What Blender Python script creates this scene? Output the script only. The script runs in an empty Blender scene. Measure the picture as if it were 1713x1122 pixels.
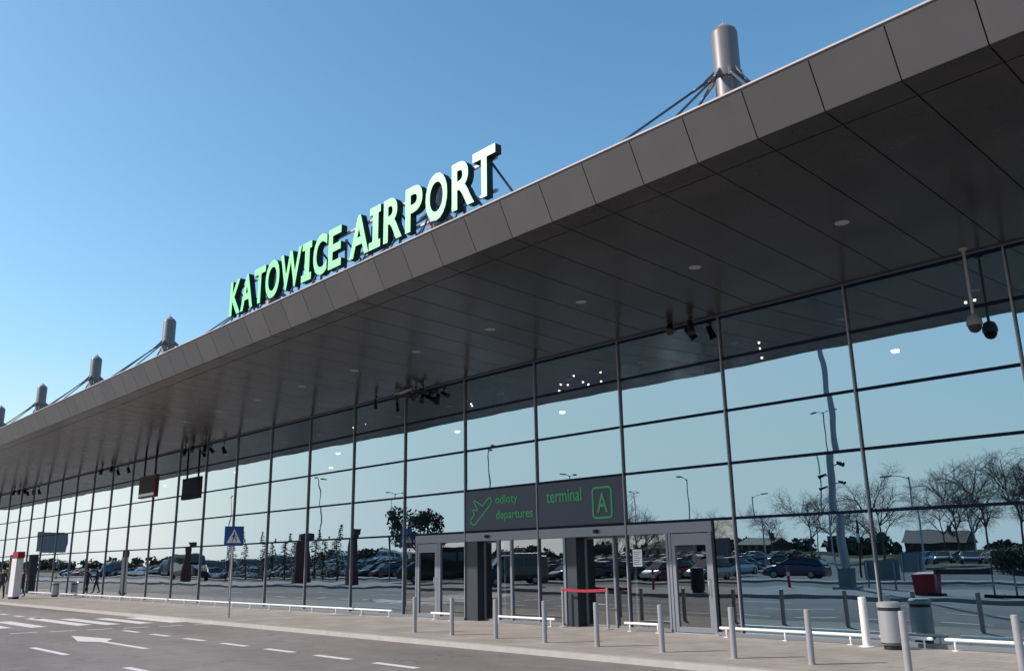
import bpy, bmesh, math, random
from mathutils import Vector, Matrix
R = math.radians
rnd = random.Random(7)
scene = bpy.context.scene
col = scene.collection

# ------------------------------------------------------------------ camera
cam_d = bpy.data.cameras.new("camera"); cam = bpy.data.objects.new("camera", cam_d); col.objects.link(cam)
cam_d.sensor_width = 36; cam_d.lens = 30.416; cam_d.clip_start = 0.1; cam_d.clip_end = 6000
rx = Vector((0.67825, 0.73462, -0.01735)); ux = Vector((0.19504, -0.15721, 0.96812)); fx = Vector((-0.70847, 0.66001, 0.24990))
cam.matrix_world = Matrix(((rx.x, ux.x, -fx.x, 8.20), (rx.y, ux.y, -fx.y, -17.48), (rx.z, ux.z, -fx.z, 1.75), (0, 0, 0, 1)))
scene.camera = cam

# ------------------------------------------------------------------ light
SUN_EL, SUN_AZ = 35.0, (-0.64, -0.77)          # the sun stands behind the camera, to the left
scene.view_settings.view_transform = 'Standard'; scene.view_settings.look = 'None'
scene.view_settings.exposure = 0.12; scene.view_settings.gamma = 1
world = bpy.data.worlds.new("World"); scene.world = world; world.use_nodes = True
wn = world.node_tree; bg = wn.nodes['Background']; sky = wn.nodes.new('ShaderNodeTexSky')
sky.sky_type = 'NISHITA'; sky.sun_disc = False; sky.sun_elevation = R(SUN_EL)
sky.sun_rotation = math.atan2(SUN_AZ[0], SUN_AZ[1]); sky.air_density = 1.0; sky.dust_density = 1.0; sky.ozone_density = 1.4
gm = wn.nodes.new('ShaderNodeHueSaturation'); gm.inputs['Saturation'].default_value = 1.22; gm.inputs['Hue'].default_value = .495
tn = wn.nodes.new('ShaderNodeVectorMath'); tn.operation = 'MULTIPLY'; tn.inputs[1].default_value = (1.27, 1.34, 1.25)
# pale haze low over the horizon: the sky loses its yellow there
bw = wn.nodes.new('ShaderNodeRGBToBW'); wn.links.new(sky.outputs[0], bw.inputs[0])
hz = wn.nodes.new('ShaderNodeVectorMath'); hz.operation = 'SCALE'; hz.inputs[0].default_value = (.97, 1.0, 1.13); wn.links.new(bw.outputs[0], hz.inputs['Scale'])
wt = wn.nodes.new('ShaderNodeTexCoord'); sx = wn.nodes.new('ShaderNodeSeparateXYZ'); wn.links.new(wt.outputs['Generated'], sx.inputs[0])
mrz = wn.nodes.new('ShaderNodeMapRange'); mrz.interpolation_type = 'SMOOTHSTEP'; mrz.inputs[1].default_value = 0.0; mrz.inputs[2].default_value = .24; mrz.inputs[3].default_value = .85; mrz.inputs[4].default_value = 0.; wn.links.new(sx.outputs['Z'], mrz.inputs[0])
mh = wn.nodes.new('ShaderNodeMix'); mh.data_type = 'VECTOR'; wn.links.new(mrz.outputs[0], mh.inputs[0]); wn.links.new(gm.outputs[0], mh.inputs[4]); wn.links.new(hz.outputs[0], mh.inputs[5])
wn.links.new(sky.outputs[0], gm.inputs['Color']); wn.links.new(mh.outputs[1], tn.inputs[0])
# soft shoulder: keeps the aureole round the sun from burning out
b2 = wn.nodes.new('ShaderNodeRGBToBW'); wn.links.new(tn.outputs[0], b2.inputs[0])
def wmath(op, a, c):
    q = wn.nodes.new('ShaderNodeMath'); q.operation = op
    for i, v in enumerate((a, c)):
        if isinstance(v, (int, float)): q.inputs[i].default_value = v
        else: wn.links.new(v, q.inputs[i])
    return q.outputs[0]
SH = 7.4
k1 = wmath('POWER', wmath('ADD', wmath('POWER', wmath('DIVIDE', b2.outputs[0], SH), 3), 1), -1/3)
fs = wn.nodes.new('ShaderNodeVectorMath'); fs.operation = 'SCALE'; wn.links.new(tn.outputs[0], fs.inputs[0]); wn.links.new(k1, fs.inputs['Scale'])
wn.links.new(fs.outputs[0], bg.inputs[0]); bg.inputs[1].default_value = 0.15
sd = bpy.data.lights.new("sun", 'SUN'); sun = bpy.data.objects.new("sun", sd); col.objects.link(sun)
sd.energy = 4.5; sd.angle = R(0.5); sd.color = (1, .92, .84)
sv = Vector((SUN_AZ[0]*math.cos(R(SUN_EL)), SUN_AZ[1]*math.cos(R(SUN_EL)), math.sin(R(SUN_EL))))
sun.rotation_euler = sv.to_track_quat('Z', 'Y').to_euler(); sun.location = (0, -30, 40)

# ------------------------------------------------------------------ materials
MATS = {}
def mat(name, c, rough=.5, metal=0., var=.0, vs=3., bump=0., bs=40., spec=.5, emit=None, es=1., coat=0., obj=True, stretch=None):
    m = bpy.data.materials.new(name); m.use_nodes = True; nt = m.node_tree; b = nt.nodes['Principled BSDF']
    b.inputs['Base Color'].default_value = (*c, 1); b.inputs['Roughness'].default_value = rough
    b.inputs['Metallic'].default_value = metal; b.inputs['Specular IOR Level'].default_value = spec
    b.inputs['Coat Weight'].default_value = coat
    tc = nt.nodes.new('ShaderNodeTexCoord'); mp = nt.nodes.new('ShaderNodeMapping'); nt.links.new(tc.outputs['Object'], mp.inputs[0])
    if stretch: mp.inputs['Scale'].default_value = stretch
    if var > 0:
        n = nt.nodes.new('ShaderNodeTexNoise'); n.inputs['Scale'].default_value = vs; n.inputs['Detail'].default_value = 8; n.inputs['Roughness'].default_value = .65
        nt.links.new(mp.outputs[0], n.inputs['Vector'])
        r = nt.nodes.new('ShaderNodeMapRange'); r.inputs['From Min'].default_value = .25; r.inputs['From Max'].default_value = .75
        r.inputs['To Min'].default_value = 1-var; r.inputs['To Max'].default_value = 1+var; nt.links.new(n.outputs[0], r.inputs[0])
        mx = nt.nodes.new('ShaderNodeVectorMath'); mx.operation = 'SCALE'; mx.inputs[0].default_value = c
        nt.links.new(r.outputs[0], mx.inputs['Scale']); nt.links.new(mx.outputs[0], b.inputs['Base Color'])
    if bump > 0:
        n2 = nt.nodes.new('ShaderNodeTexNoise'); n2.inputs['Scale'].default_value = bs; n2.inputs['Detail'].default_value = 6
        nt.links.new(mp.outputs[0], n2.inputs['Vector'])
        bp = nt.nodes.new('ShaderNodeBump'); bp.inputs['Strength'].default_value = 1; bp.inputs['Distance'].default_value = bump
        nt.links.new(n2.outputs[0], bp.inputs['Height']); nt.links.new(bp.outputs[0], b.inputs['Normal'])
    if emit: b.inputs['Emission Color'].default_value = (*emit, 1); b.inputs['Emission Strength'].default_value = es
    MATS[name] = m; return m

def mat_asphalt(name, c, patch=.21, crack=True):
    m = mat(name, c, .95, bump=.004, bs=90, spec=.12); nt = m.node_tree; b = nt.nodes['Principled BSDF']
    tc = nt.nodes.new('ShaderNodeTexCoord')
    def noise(s, d, sc=(1, 1, 1)):
        mp = nt.nodes.new('ShaderNodeMapping'); mp.inputs['Scale'].default_value = sc; nt.links.new(tc.outputs['Object'], mp.inputs[0])
        n = nt.nodes.new('ShaderNodeTexNoise'); n.inputs['Scale'].default_value = s; n.inputs['Detail'].default_value = d; nt.links.new(mp.outputs[0], n.inputs['Vector']); return n.outputs[0]
    big = noise(.35, 6, (.25, 1, 1)); fine = noise(60, 3); mid = noise(2.2, 8)
    def mr(s, a, bb, f0=.3, f1=.7):
        r = nt.nodes.new('ShaderNodeMapRange'); r.inputs[1].default_value = f0; r.inputs[2].default_value = f1; r.inputs[3].default_value = a; r.inputs[4].default_value = bb
        nt.links.new(s, r.inputs[0]); return r.outputs[0]
    def mul(a, bb):
        q = nt.nodes.new('ShaderNodeMath'); q.operation = 'MULTIPLY'; nt.links.new(a, q.inputs[0]); nt.links.new(bb, q.inputs[1]); return q.outputs[0]
    f = mul(mul(mr(big, 1-patch, 1+patch), mr(fine, .8, 1.2)), mr(mid, .92, 1.08))
    if crack:
        v = nt.nodes.new('ShaderNodeTexVoronoi'); v.feature = 'DISTANCE_TO_EDGE'; v.inputs['Scale'].default_value = .28
        wv = nt.nodes.new('ShaderNodeTexNoise'); wv.inputs['Scale'].default_value = 1.3
        ad = nt.nodes.new('ShaderNodeVectorMath'); ad.operation = 'ADD'; nt.links.new(tc.outputs['Object'], wv.inputs['Vector'])
        nt.links.new(tc.outputs['Object'], ad.inputs[0]); nt.links.new(wv.outputs['Color'], ad.inputs[1]); nt.links.new(ad.outputs[0], v.inputs['Vector'])
        f = mul(f, mr(v.outputs[0], .72, 1., 0., .006))
    mx = nt.nodes.new('ShaderNodeVectorMath'); mx.operation = 'SCALE'; mx.inputs[0].default_value = c
    nt.links.new(f, mx.inputs['Scale']); nt.links.new(mx.outputs[0], b.inputs['Base Color']); return m

def mat_pavers(name, c, sx, sy, joint=.012):
    m = mat(name, c, .92, bump=.002, bs=70, spec=.2); nt = m.node_tree; b = nt.nodes['Principled BSDF']
    tc = nt.nodes.new('ShaderNodeTexCoord'); br = nt.nodes.new('ShaderNodeTexBrick')
    br.inputs['Scale'].default_value = 1; br.inputs['Brick Width'].default_value = sx; br.inputs['Row Height'].default_value = sy
    br.inputs['Mortar Size'].default_value = joint; br.inputs['Mortar Smooth'].default_value = .4
    br.inputs['Color1'].default_value = (*[v*1.05 for v in c], 1); br.inputs['Color2'].default_value = (*[v*.93 for v in c], 1); br.inputs['Mortar'].default_value = (*[v*.66 for v in c], 1)
    nt.links.new(tc.outputs['Object'], br.inputs['Vector'])
    n = nt.nodes.new('ShaderNodeTexNoise'); n.inputs['Scale'].default_value = .9; n.inputs['Detail'].default_value = 9; n.inputs['Roughness'].default_value = .6; nt.links.new(tc.outputs['Object'], n.inputs['Vector'])
    r = nt.nodes.new('ShaderNodeMapRange'); r.inputs[1].default_value = .3; r.inputs[2].default_value = .7; r.inputs[3].default_value = .80; r.inputs[4].default_value = 1.13; nt.links.new(n.outputs[0], r.inputs[0])
    mx = nt.nodes.new('ShaderNodeVectorMath'); mx.operation = 'SCALE'; nt.links.new(br.outputs[0], mx.inputs[0]); nt.links.new(r.outputs[0], mx.inputs['Scale'])
    nt.links.new(mx.outputs[0], b.inputs['Base Color']); return m

def mat_glass(name, refl, tint, through, wave=.0040, ws=.5, graze=(.83, .87, .89)):
    m = bpy.data.materials.new(name); m.use_nodes = True; nt = m.node_tree; nt.nodes.clear()
    out = nt.nodes.new('ShaderNodeOutputMaterial'); mix = nt.nodes.new('ShaderNodeMixShader'); g = nt.nodes.new('ShaderNodeBsdfGlossy'); t = nt.nodes.new('ShaderNodeBsdfTransparent')
    g.inputs['Color'].default_value = (*tint, 1); g.inputs['Roughness'].default_value = 0.0; t.inputs['Color'].default_value = (*through, 1)
    fr = nt.nodes.new('ShaderNodeFresnel'); fr.inputs[0].default_value = 1.5
    mr = nt.nodes.new('ShaderNodeMapRange'); mr.inputs[1].default_value = .04; mr.inputs[2].default_value = .20; mr.inputs[3].default_value = refl; mr.inputs[4].default_value = .88
    nt.links.new(fr.outputs[0], mr.inputs[0]); nt.links.new(mr.outputs[0], mix.inputs[0])
    cm = nt.nodes.new('ShaderNodeMix'); cm.data_type = 'RGBA'; m2 = nt.nodes.new('ShaderNodeMapRange'); m2.inputs[1].default_value = .04; m2.inputs[2].default_value = .16; nt.links.new(fr.outputs[0], m2.inputs[0]); nt.links.new(m2.outputs[0], cm.inputs[0])
    cm.inputs[6].default_value = (*tint, 1); cm.inputs[7].default_value = (*graze, 1); nt.links.new(cm.outputs[2], g.inputs['Color'])
    tc = nt.nodes.new('ShaderNodeTexCoord'); mp = nt.nodes.new('ShaderNodeMapping'); mp.inputs['Scale'].default_value = (1, 1, 1.5)
    n = nt.nodes.new('ShaderNodeTexNoise'); n.inputs['Scale'].default_value = ws; n.inputs['Detail'].default_value = 1.5
    bp = nt.nodes.new('ShaderNodeBump'); bp.inputs['Strength'].default_value = 1; bp.inputs['Distance'].default_value = wave
    nt.links.new(tc.outputs['Object'], mp.inputs[0]); nt.links.new(mp.outputs[0], n.inputs['Vector']); nt.links.new(n.outputs[0], bp.inputs['Height']); nt.links.new(bp.outputs[0], g.inputs['Normal'])
    nt.links.new(t.outputs[0], mix.inputs[1]); nt.links.new(g.outputs[0], mix.inputs[2]); nt.links.new(mix.outputs[0], out.inputs[0]); MATS[name] = m; return m

mat_asphalt('asphalt', (.225, .205, .197)); mat_asphalt('far_asphalt', (.16, .155, .15), .12, False)
mat_pavers('pavers', (.35, .315, .29), .8, .4); mat_pavers('island_pavers', (.30, .28, .265), .8, .4)
mat('kerb', (.40, .375, .36), .85, var=.12, vs=4, bump=.002)
mat('paint', (.68, .64, .63), .8, var=.24, vs=14, bump=.001)
mat('grass', (.050, .055, .022), 1., var=.35, vs=.6, bump=.03, bs=12, spec=.03)
mat('fascia', (.112, .105, .107), .42, var=.07, vs=1.2, spec=.4)
mat('fascia_joint', (.008, .008, .009), .8)
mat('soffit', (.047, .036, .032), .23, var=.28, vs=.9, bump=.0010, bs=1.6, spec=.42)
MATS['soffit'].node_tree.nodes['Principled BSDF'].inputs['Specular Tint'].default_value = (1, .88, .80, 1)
mat('flashing', (.42, .36, .36), .6)
mat('gutter', (.17, .16, .175), .5)
mat('mullion', (.14, .145, .17), .4, metal=.3); mat('mullion_nose', (.30, .30, .33), .4, metal=.4)
mat('transom', (.008, .012, .034), .7, spec=.12)
mat('frame_alu', (.22, .235, .27), .42, metal=.35, var=.04)
mat('steel', (.36, .36, .38), .42, metal=.35, var=.05, vs=2, stretch=(1, 1, 6))
mat('bollard_metal', (.36, .35, .37), .42, metal=.3, var=.08, vs=6)
mat('mast_paint', (.155, .14, .148), .45, metal=.1, var=.05)
mat('cable', (.10, .105, .14), .4, metal=.4)
mat('white_paint', (.8, .76, .76), .45, var=.05)
mat('dark_board', (.052, .064, .092), .4, spec=.3, var=.03)
mat('board_green', (.05, .36, .13), .5)
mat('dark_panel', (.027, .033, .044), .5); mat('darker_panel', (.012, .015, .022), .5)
mat('letter_face', (.11, .73, .20), .5, coat=1.); _b = MATS['letter_face'].node_tree.nodes['Principled BSDF']; _b.inputs['Coat IOR'].default_value = 1.8; _b.inputs['Coat Roughness'].default_value = .42
mat('letter_side', (.012, .026, .032), .5, spec=.2)
mat('black', (.012, .012, .014), .5); mat('rubber', (.02, .02, .02), .8)
mat('red', (.34, .015, .03), .5); mat('dark_red', (.085, .018, .022), .6)
mat('sign_blue', (.01, .06, .30), .35); mat('sign_white', (.8, .8, .8), .4)
def panel_tone(name, amp, ph):
    nt = MATS[name].node_tree; b = nt.nodes['Principled BSDF']; src = b.inputs['Base Color'].links[0].from_socket
    tc = nt.nodes.new('ShaderNodeTexCoord'); sp = nt.nodes.new('ShaderNodeSeparateXYZ'); nt.links.new(tc.outputs['Object'], sp.inputs[0])
    def M(op, a, c):
        q = nt.nodes.new('ShaderNodeMath'); q.operation = op; nt.links.new(a, q.inputs[0]); q.inputs[1].default_value = c; return q.outputs[0]
    f = M('FLOOR', M('DIVIDE', M('SUBTRACT', sp.outputs[0], ph), 3.2/3), 0); wn_ = nt.nodes.new('ShaderNodeTexWhiteNoise'); wn_.noise_dimensions = '1D'; nt.links.new(f, wn_.inputs['W'])
    g = M('ADD', M('MULTIPLY', wn_.outputs['Value'], 2*amp), 1-amp); v = nt.nodes.new('ShaderNodeVectorMath'); v.operation = 'SCALE'; nt.links.new(src, v.inputs[0]); nt.links.new(g, v.inputs['Scale']); nt.links.new(v.outputs[0], b.inputs['Base Color'])
    r = M('ADD', M('MULTIPLY', wn_.outputs['Value'], .07), b.inputs['Roughness'].default_value-.035); nt.links.new(r, b.inputs['Roughness'])
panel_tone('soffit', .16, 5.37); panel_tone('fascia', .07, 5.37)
mat('screen', (.035, .022, .024), .6, spec=.15); mat('grey_panel', (.20, .21, .22), .6)
mat('lens', (.35, .33, .31), .15)
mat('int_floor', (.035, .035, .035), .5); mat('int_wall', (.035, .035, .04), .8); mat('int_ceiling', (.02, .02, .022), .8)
mat('lamp_white', (.9, .9, .9), .5, emit=(1, .97, .9), es=11.); mat('lamp_warm', (.9, .8, .6), .5, emit=(1, .72, .45), es=14.)
mat('bark', (.13, .115, .10), .9); mat('leaf_dark', (.05, .065, .045), .8, var=.4, vs=2); mat('leaf_olive', (.07, .075, .05), .8, var=.4, vs=2)
mat('brick', (.07, .04, .032), .85, var=.2, vs=2); mat('roof_red', (.075, .03, .026), .8, var=.15); mat('plaster', (.42, .38, .34), .85)
mat('billboard', (.13, .15, .17), .7); mat('billboard_green', (.02, .07, .055), .7)
mat('skin', (.45, .27, .19), .6); mat('cloth_dark', (.02, .022, .03), .85); mat('cloth_red', (.14, .015, .03), .85)
mat('cloth_blue', (.03, .05, .10), .85); mat('hair', (.03, .02, .015), .7)
mat('car_glass', (.012, .014, .016), .06, spec=.7)
CARC = {'silver': (.42, .43, .45), 'white': (.72, .72, .72), 'black': (.012, .012, .014), 'dark blue': (.02, .03, .08), 'red': (.25, .015, .02),
        'grey': (.13, .135, .14), 'green': (.02, .06, .045), 'plum': (.06, .03, .06)}
for k, c in CARC.items(): mat('paint_'+k, c, .28, metal=.25, coat=.8)
mat('headlight', (.7, .72, .75), .12, metal=.5); mat('tail_light', (.35, .01, .015), .25)
mat_glass('facade_glass', .54, (.50, .72, .88), (.33, .38, .40)); mat_glass('door_glass', .42, (.66, .70, .73), (.35, .4, .42), .0014, .7)

# ------------------------------------------------------------------ mesh helpers
class MB:
    def __init__(s): s.v = []; s.f = []; s.m = []; s.mats = []; s.smooth = []
    def mi(s, m):
        if m not in s.mats: s.mats.append(m)
        return s.mats.index(m)
    def add(s, vs, fs, m=None, sm=False):
        o = len(s.v); s.v += [tuple(p) for p in vs]; i = s.mi(m) if m else 0
        for f in fs: s.f.append(tuple(o+k for k in f)); s.m.append(i); s.smooth.append(sm)
    def box(s, a, b, m=None, rot=0., c=None):
        x0, y0, z0 = a; x1, y1, z1 = b
        p = [Vector(q) for q in ((x0,y0,z0),(x1,y0,z0),(x1,y1,z0),(x0,y1,z0),(x0,y0,z1),(x1,y0,z1),(x1,y1,z1),(x0,y1,z1))]
        if rot:
            cc = Vector(c) if c else Vector(((x0+x1)/2, (y0+y1)/2, 0)); M = Matrix.Rotation(rot, 3, 'Z'); p = [M @ (q-cc)+cc for q in p]
        s.add(p, [(0,3,2,1),(4,5,6,7),(0,1,5,4),(1,2,6,5),(2,3,7,6),(3,0,4,7)], m)
        return s
    def tube(s, a, b, r0, r1=None, n=10, m=None, caps=True):
        a = Vector(a); b = Vector(b); r1 = r0 if r1 is None else r1; d = (b-a)
        if d.length < 1e-6: return s
        d.normalize(); t = Vector((0,0,1)) if abs(d.z) < .9 else Vector((1,0,0)); u = d.cross(t).normalized(); w = d.cross(u)
        vs = []
        for c, r in ((a, r0), (b, r1)):
            for i in range(n): an = 2*math.pi*i/n; vs.append(c+(u*math.cos(an)+w*math.sin(an))*r)
        fs = [(i, (i+1) % n, n+(i+1) % n, n+i) for i in range(n)]; s.add(vs, fs, m, True)
        if caps: o = len(s.v)-2*n; s.f += [tuple(o+i for i in range(n))[::-1], tuple(o+n+i for i in range(n))]; s.m += [s.mi(m) if m else 0]*2; s.smooth += [False]*2
        return s
    def path(s, pts, r, n=8, m=None):
        for i in range(len(pts)-1):
            ra = r[i] if isinstance(r, (list, tuple)) else r; rb = r[i+1] if isinstance(r, (list, tuple)) else r
            s.tube(pts[i], pts[i+1], ra, rb, n, m)
        return s
    def lathe(s, prof, c=(0,0,0), n=24, m=None):
        c = Vector(c); vs = []
        for r, z in prof:
            for i in range(n): an = 2*math.pi*i/n; vs.append(c+Vector((r*math.cos(an), r*math.sin(an), z)))
        k = len(prof); fs = [(j*n+i, j*n+(i+1) % n, (j+1)*n+(i+1) % n, (j+1)*n+i) for j in range(k-1) for i in range(n)]
        s.add(vs, fs, m, True); o = len(s.v)-k*n
        s.f += [tuple(o+i for i in range(n))[::-1], tuple(o+(k-1)*n+i for i in range(n))]; s.m += [s.mi(m) if m else 0]*2; s.smooth += [False]*2
        return s
    def ribbon(s, pts, w, y0, y1, m=None, closed=False):
        """stroke of width w drawn in the x-z plane, thick from y0 to y1"""
        P = [Vector((p[0], 0, p[1])) for p in pts]; n = len(P); L = []; Q = []
        for i in range(n):
            if closed: a, b = P[i-1], P[(i+1) % n]
            else: a, b = P[max(i-1, 0)], P[min(i+1, n-1)]
            d1 = (P[i]-a).normalized() if (P[i]-a).length > 1e-9 else (b-P[i]).normalized(); d2 = (b-P[i]).normalized() if (b-P[i]).length > 1e-9 else d1
            t = (d1+d2).normalized(); nn = Vector((-t.z, 0, t.x)); k = max(.5, t.dot(d2)); L.append(P[i]+nn*w/2/k); Q.append(P[i]-nn*w/2/k)
        vs = []
        for i in range(n):
            for q, y in ((L[i], y0), (Q[i], y0), (Q[i], y1), (L[i], y1)): vs.append((q.x, y, q.z))
        fs = []; rng = n if closed else n-1
        for i in range(rng):
            a = 4*i; b = 4*((i+1) % n)
            for k in range(4): fs.append((a+k, a+(k+1) % 4, b+(k+1) % 4, b+k))
        if not closed: fs += [(3,2,1,0), tuple(4*(n-1)+k for k in range(4))]
        s.add(vs, fs, m); return s
    def build(s, name, m=None, parent=None, loc=None):
        me = bpy.data.meshes.new(name); me.from_pydata(s.v, [], s.f)
        ml = s.mats if s.mats else [m]
        for k in ml: me.materials.append(MATS[k if k else m])
        me.polygons.foreach_set('material_index', s.m); me.polygons.foreach_set('use_smooth', s.smooth)
        if not name.startswith(('pane', 'glass', 'crown', 'foliage')):
            bm = bmesh.new(); bm.from_mesh(me); bmesh.ops.recalc_face_normals(bm, faces=bm.faces[:])
            for e in bm.edges:
                if e.calc_face_angle(0) > .6: e.smooth = False
            bm.to_mesh(me); bm.free()
        me.update(); o = bpy.data.objects.new(name, me); col.objects.link(o)
        if loc: o.location = loc
        if parent: o.parent = parent
        return o
def tag(o, label=None, cat=None, group=None, kind=None):
    for k, v in (('label', label), ('category', cat), ('group', group), ('kind', kind)):
        if v: o[k] = v
    return o
def thing(name, label, cat, loc=(0,0,0), rz=0., group=None):
    o = bpy.data.objects.new(name, None); col.objects.link(o); o.location = loc; o.rotation_euler = (0, 0, rz); o.empty_display_size = .2
    return tag(o, label, cat, group)
def dup(root, loc=None, rz=None, label=None, group=None, swap=None):
    def cp(o, par):
        c = o.copy(); col.objects.link(c); c.parent = par
        if swap and o.type == 'MESH' and o.name.split('.')[0] in swap: c.data = o.data.copy(); c.data.materials[0] = MATS[swap[o.name.split('.')[0]]]
        for ch in [k for k in ALLKIDS.get(o.name, [])] or list(o.children): cp(ch, c)
        return c
    r = cp(root, None)
    if loc is not None: r.location = loc
    if rz is not None: r.rotation_euler = (0, 0, rz)
    if label: r['label'] = label
    if group: r['group'] = group
    return r
ALLKIDS = {}
def bevel(o, w=.01, seg=2):
    bm = bmesh.new(); bm.from_mesh(o.data); bmesh.ops.bevel(bm, geom=[e for e in bm.edges if e.calc_face_angle(0) > .6], offset=w, segments=seg, affect='EDGES', clamp_overlap=True); bm.to_mesh(o.data); bm.free(); return o
def text_mesh(txt, size=1., extrude=.02, offset=0., space=1., bev=0.):
    cu = bpy.data.curves.new('t', 'FONT'); cu.body = txt; cu.size = size; cu.extrude = extrude; cu.offset = offset; cu.space_character = space; cu.resolution_u = 5; cu.bevel_depth = bev
    o = bpy.data.objects.new('t', cu); col.objects.link(o); dg = bpy.context.evaluated_depsgraph_get(); me = bpy.data.meshes.new_from_object(o.evaluated_get(dg)); bpy.data.objects.remove(o); return me
ORD = ['first','second','third','fourth','fifth','sixth','seventh','eighth','ninth','tenth','eleventh','twelfth','thirteenth','fourteenth','fifteenth','sixteenth','seventeenth','eighteenth','nineteenth','twentieth']
def ordw(i):
    if i < 20: return ORD[i]
    t, u = divmod(i+1, 10); T = {2:'twenty',3:'thirty',4:'forty',5:'fifty',6:'sixty',7:'seventy'}[t]
    return {2:'twentieth',3:'thirtieth',4:'fortieth',5:'fiftieth',6:'sixtieth',7:'seventieth'}[t] if u == 0 else T+'-'+ORD[u-1]

# ------------------------------------------------------------------ ground
def sheet(name, x0, x1, y0, y1, z, m, kind='structure', zb=None):
    b = MB()
    if zb is None: b.add([(x0,y0,z),(x1,y0,z),(x1,y1,z),(x0,y1,z)], [(0,1,2,3)])
    else: b.box((x0,y0,zb), (x1,y1,z))
    o = b.build(name, m); o['kind'] = kind; return o
sheet('ground', -3000, 3000, -3000, 3000, -.16, 'grass')
RZ = -.10
sheet('road', -220, 120, -17.55, -4.7, RZ, 'asphalt')
sheet('pavement', -130, 60, -4.66, 2.0, 0, 'pavers', zb=-.3)
sheet('kerb', -130, 60, -4.82, -4.66, .006, 'kerb', zb=-.3)
sheet('traffic_island', -220, 120, -25.0, -17.75, .05, 'island_pavers', zb=-.3)
sheet('kerb', -220, 120, -17.75, -17.55, .058, 'kerb', zb=-.3)
sheet('kerb', -220, 120, -25.2, -25.0, .058, 'kerb', zb=-.3)
sheet('service_road', -220, 120, -35.0, -25.2, RZ-.01, 'far_asphalt')
sheet('pavement', -220, 40, -38.6, -35.0, .02, 'island_pavers', zb=-.3)
def zl(y): return -.1+max(0, -y-40)*.018
b = MB(); b.add([(-260,-38.6,-.11),(-47,-38.6,-.11),(-47,-130,zl(-130)-.01),(-260,-130,zl(-130)-.01)], [(0,1,2,3)]); b.add([(-47,-38.6,-.11),(-14,-38.6,-.11),(-14,-84,-.11),(-47,-84,zl(-84)-.01)], [(0,1,2,3)]); b.build('parking_lot', 'far_asphalt')['kind'] = 'structure'
sheet('access_road', -14, 120, -84, -35, RZ-.015, 'far_asphalt')
# hills: a low grassy bank behind the car park
b = MB(); nx, ny = 90, 24; vs = []
for j in range(ny):
    for i in range(nx):
        x = -420+i*8; t = j/(ny-1); yb = -82 if x > -48 else -129; y = yb-t*t*260; t2 = min(1, (yb-y)/22)
        vs.append((x, y, -.3+(2.3 if x > -48 else 2.0)*math.sin(t2*math.pi/2)+.35*math.sin(x*.05+y*.07)*t2))
b.add(vs, [(j*nx+i, j*nx+i+1, (j+1)*nx+i+1, (j+1)*nx+i) for j in range(ny-1) for i in range(nx-1)], None, True); b.build('hills', 'grass')['kind'] = 'structure'

# road markings
def quad(b, pts, z=RZ+.005): b.add([(x, y, z) for x, y in pts], [tuple(range(len(pts)))])
b = MB()
for x0, x1 in ((-19.5,-18.3),(-17.35,-16.1),(-15.1,-13.9),(-12.9,-11.6),(-10.65,-9.4),(-8.5,-7.2),(-6.35,-5.0)): quad(b, [(x0,-7.72),(x1,-7.72),(x1,-7.54),(x0,-7.54)])
for x0, x1 in ((-34.2,-33.2),(-32,-30.9),(-29.8,-28.7),(-36.4,-35.3),(-38.6,-37.5)): quad(b, [(x0,-7.6),(x1,-7.6),(x1,-7.36),(x0,-7.36)])
for k in range(16):
    x0 = -4.2+k*2.15; quad(b, [(x0,-7.72),(x0+1.3,-7.72),(x0+1.3,-7.54),(x0,-7.54)])
for k in range(-8, 8):
    x0 = -15.7+k*6.2; quad(b, [(x0,-11.16),(x0+2.65,-11.16),(x0+2.65,-11.0),(x0,-11.0)])
for k in range(-10, 8):
    x0 = -13+k*6.2; quad(b, [(x0,-14.6),(x0+2.6,-14.6),(x0+2.6,-14.45),(x0,-14.45)])
b.build('lane_marking', 'paint')['kind'] = 'structure'
b = MB()
for (xa, xb, y) in ((-29.2,-23.1,-7.6),(-27.6,-22.6,-6.87),(-26.6,-22.15,-5.97),(-26.0,-21.75,-5.09),(-28.0,-23.5,-8.85),(-28.6,-24.0,-9.75),(-29.2,-24.6,-10.7),(-29.8,-25.2,-11.7),(-30.4,-25.8,-12.7),(-31,-26.4,-13.7),(-31.6,-27.0,-14.7),(-32.2,-27.6,-15.7)):
    quad(b, [(xa,y-.24),(xb,y-.24),(xb,y+.24),(xa,y+.24)])
b.build('crossing_marking', 'paint')['kind'] = 'structure'
b = MB()
for k in range(12):
    y = -4.62-k*.98; x = -19.72-k*.27; quad(b, [(x,y),(x-.17,y-.02),(x-.12-.17,y-.72),(x-.12,y-.70)])
b.build('stop_line_marking', 'paint')['kind'] = 'structure'
b = MB(); quad(b, [(-18.75,-9.30),(-16.62,-9.78),(-15.9,-9.47),(-13.0,-9.47),(-13.0,-9.31),(-15.9,-9.31),(-16.6,-8.92)]); b.build('arrow_marking', 'paint')['kind'] = 'structure'

# ------------------------------------------------------------------ terminal building
W = 3.2; K0, K1 = -30, 5; XL, XR = K0*W, K1*W
ZT = [2.57, 3.82, 5.05, 6.30]; ZTOP = 7.36
T = thing('terminal_building', 'long glass fronted airport terminal under a dark overhanging canopy', 'building', (0, 0, 0))
def P(b, name, m=None, parent=T): return b.build(name, m, parent)
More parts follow.
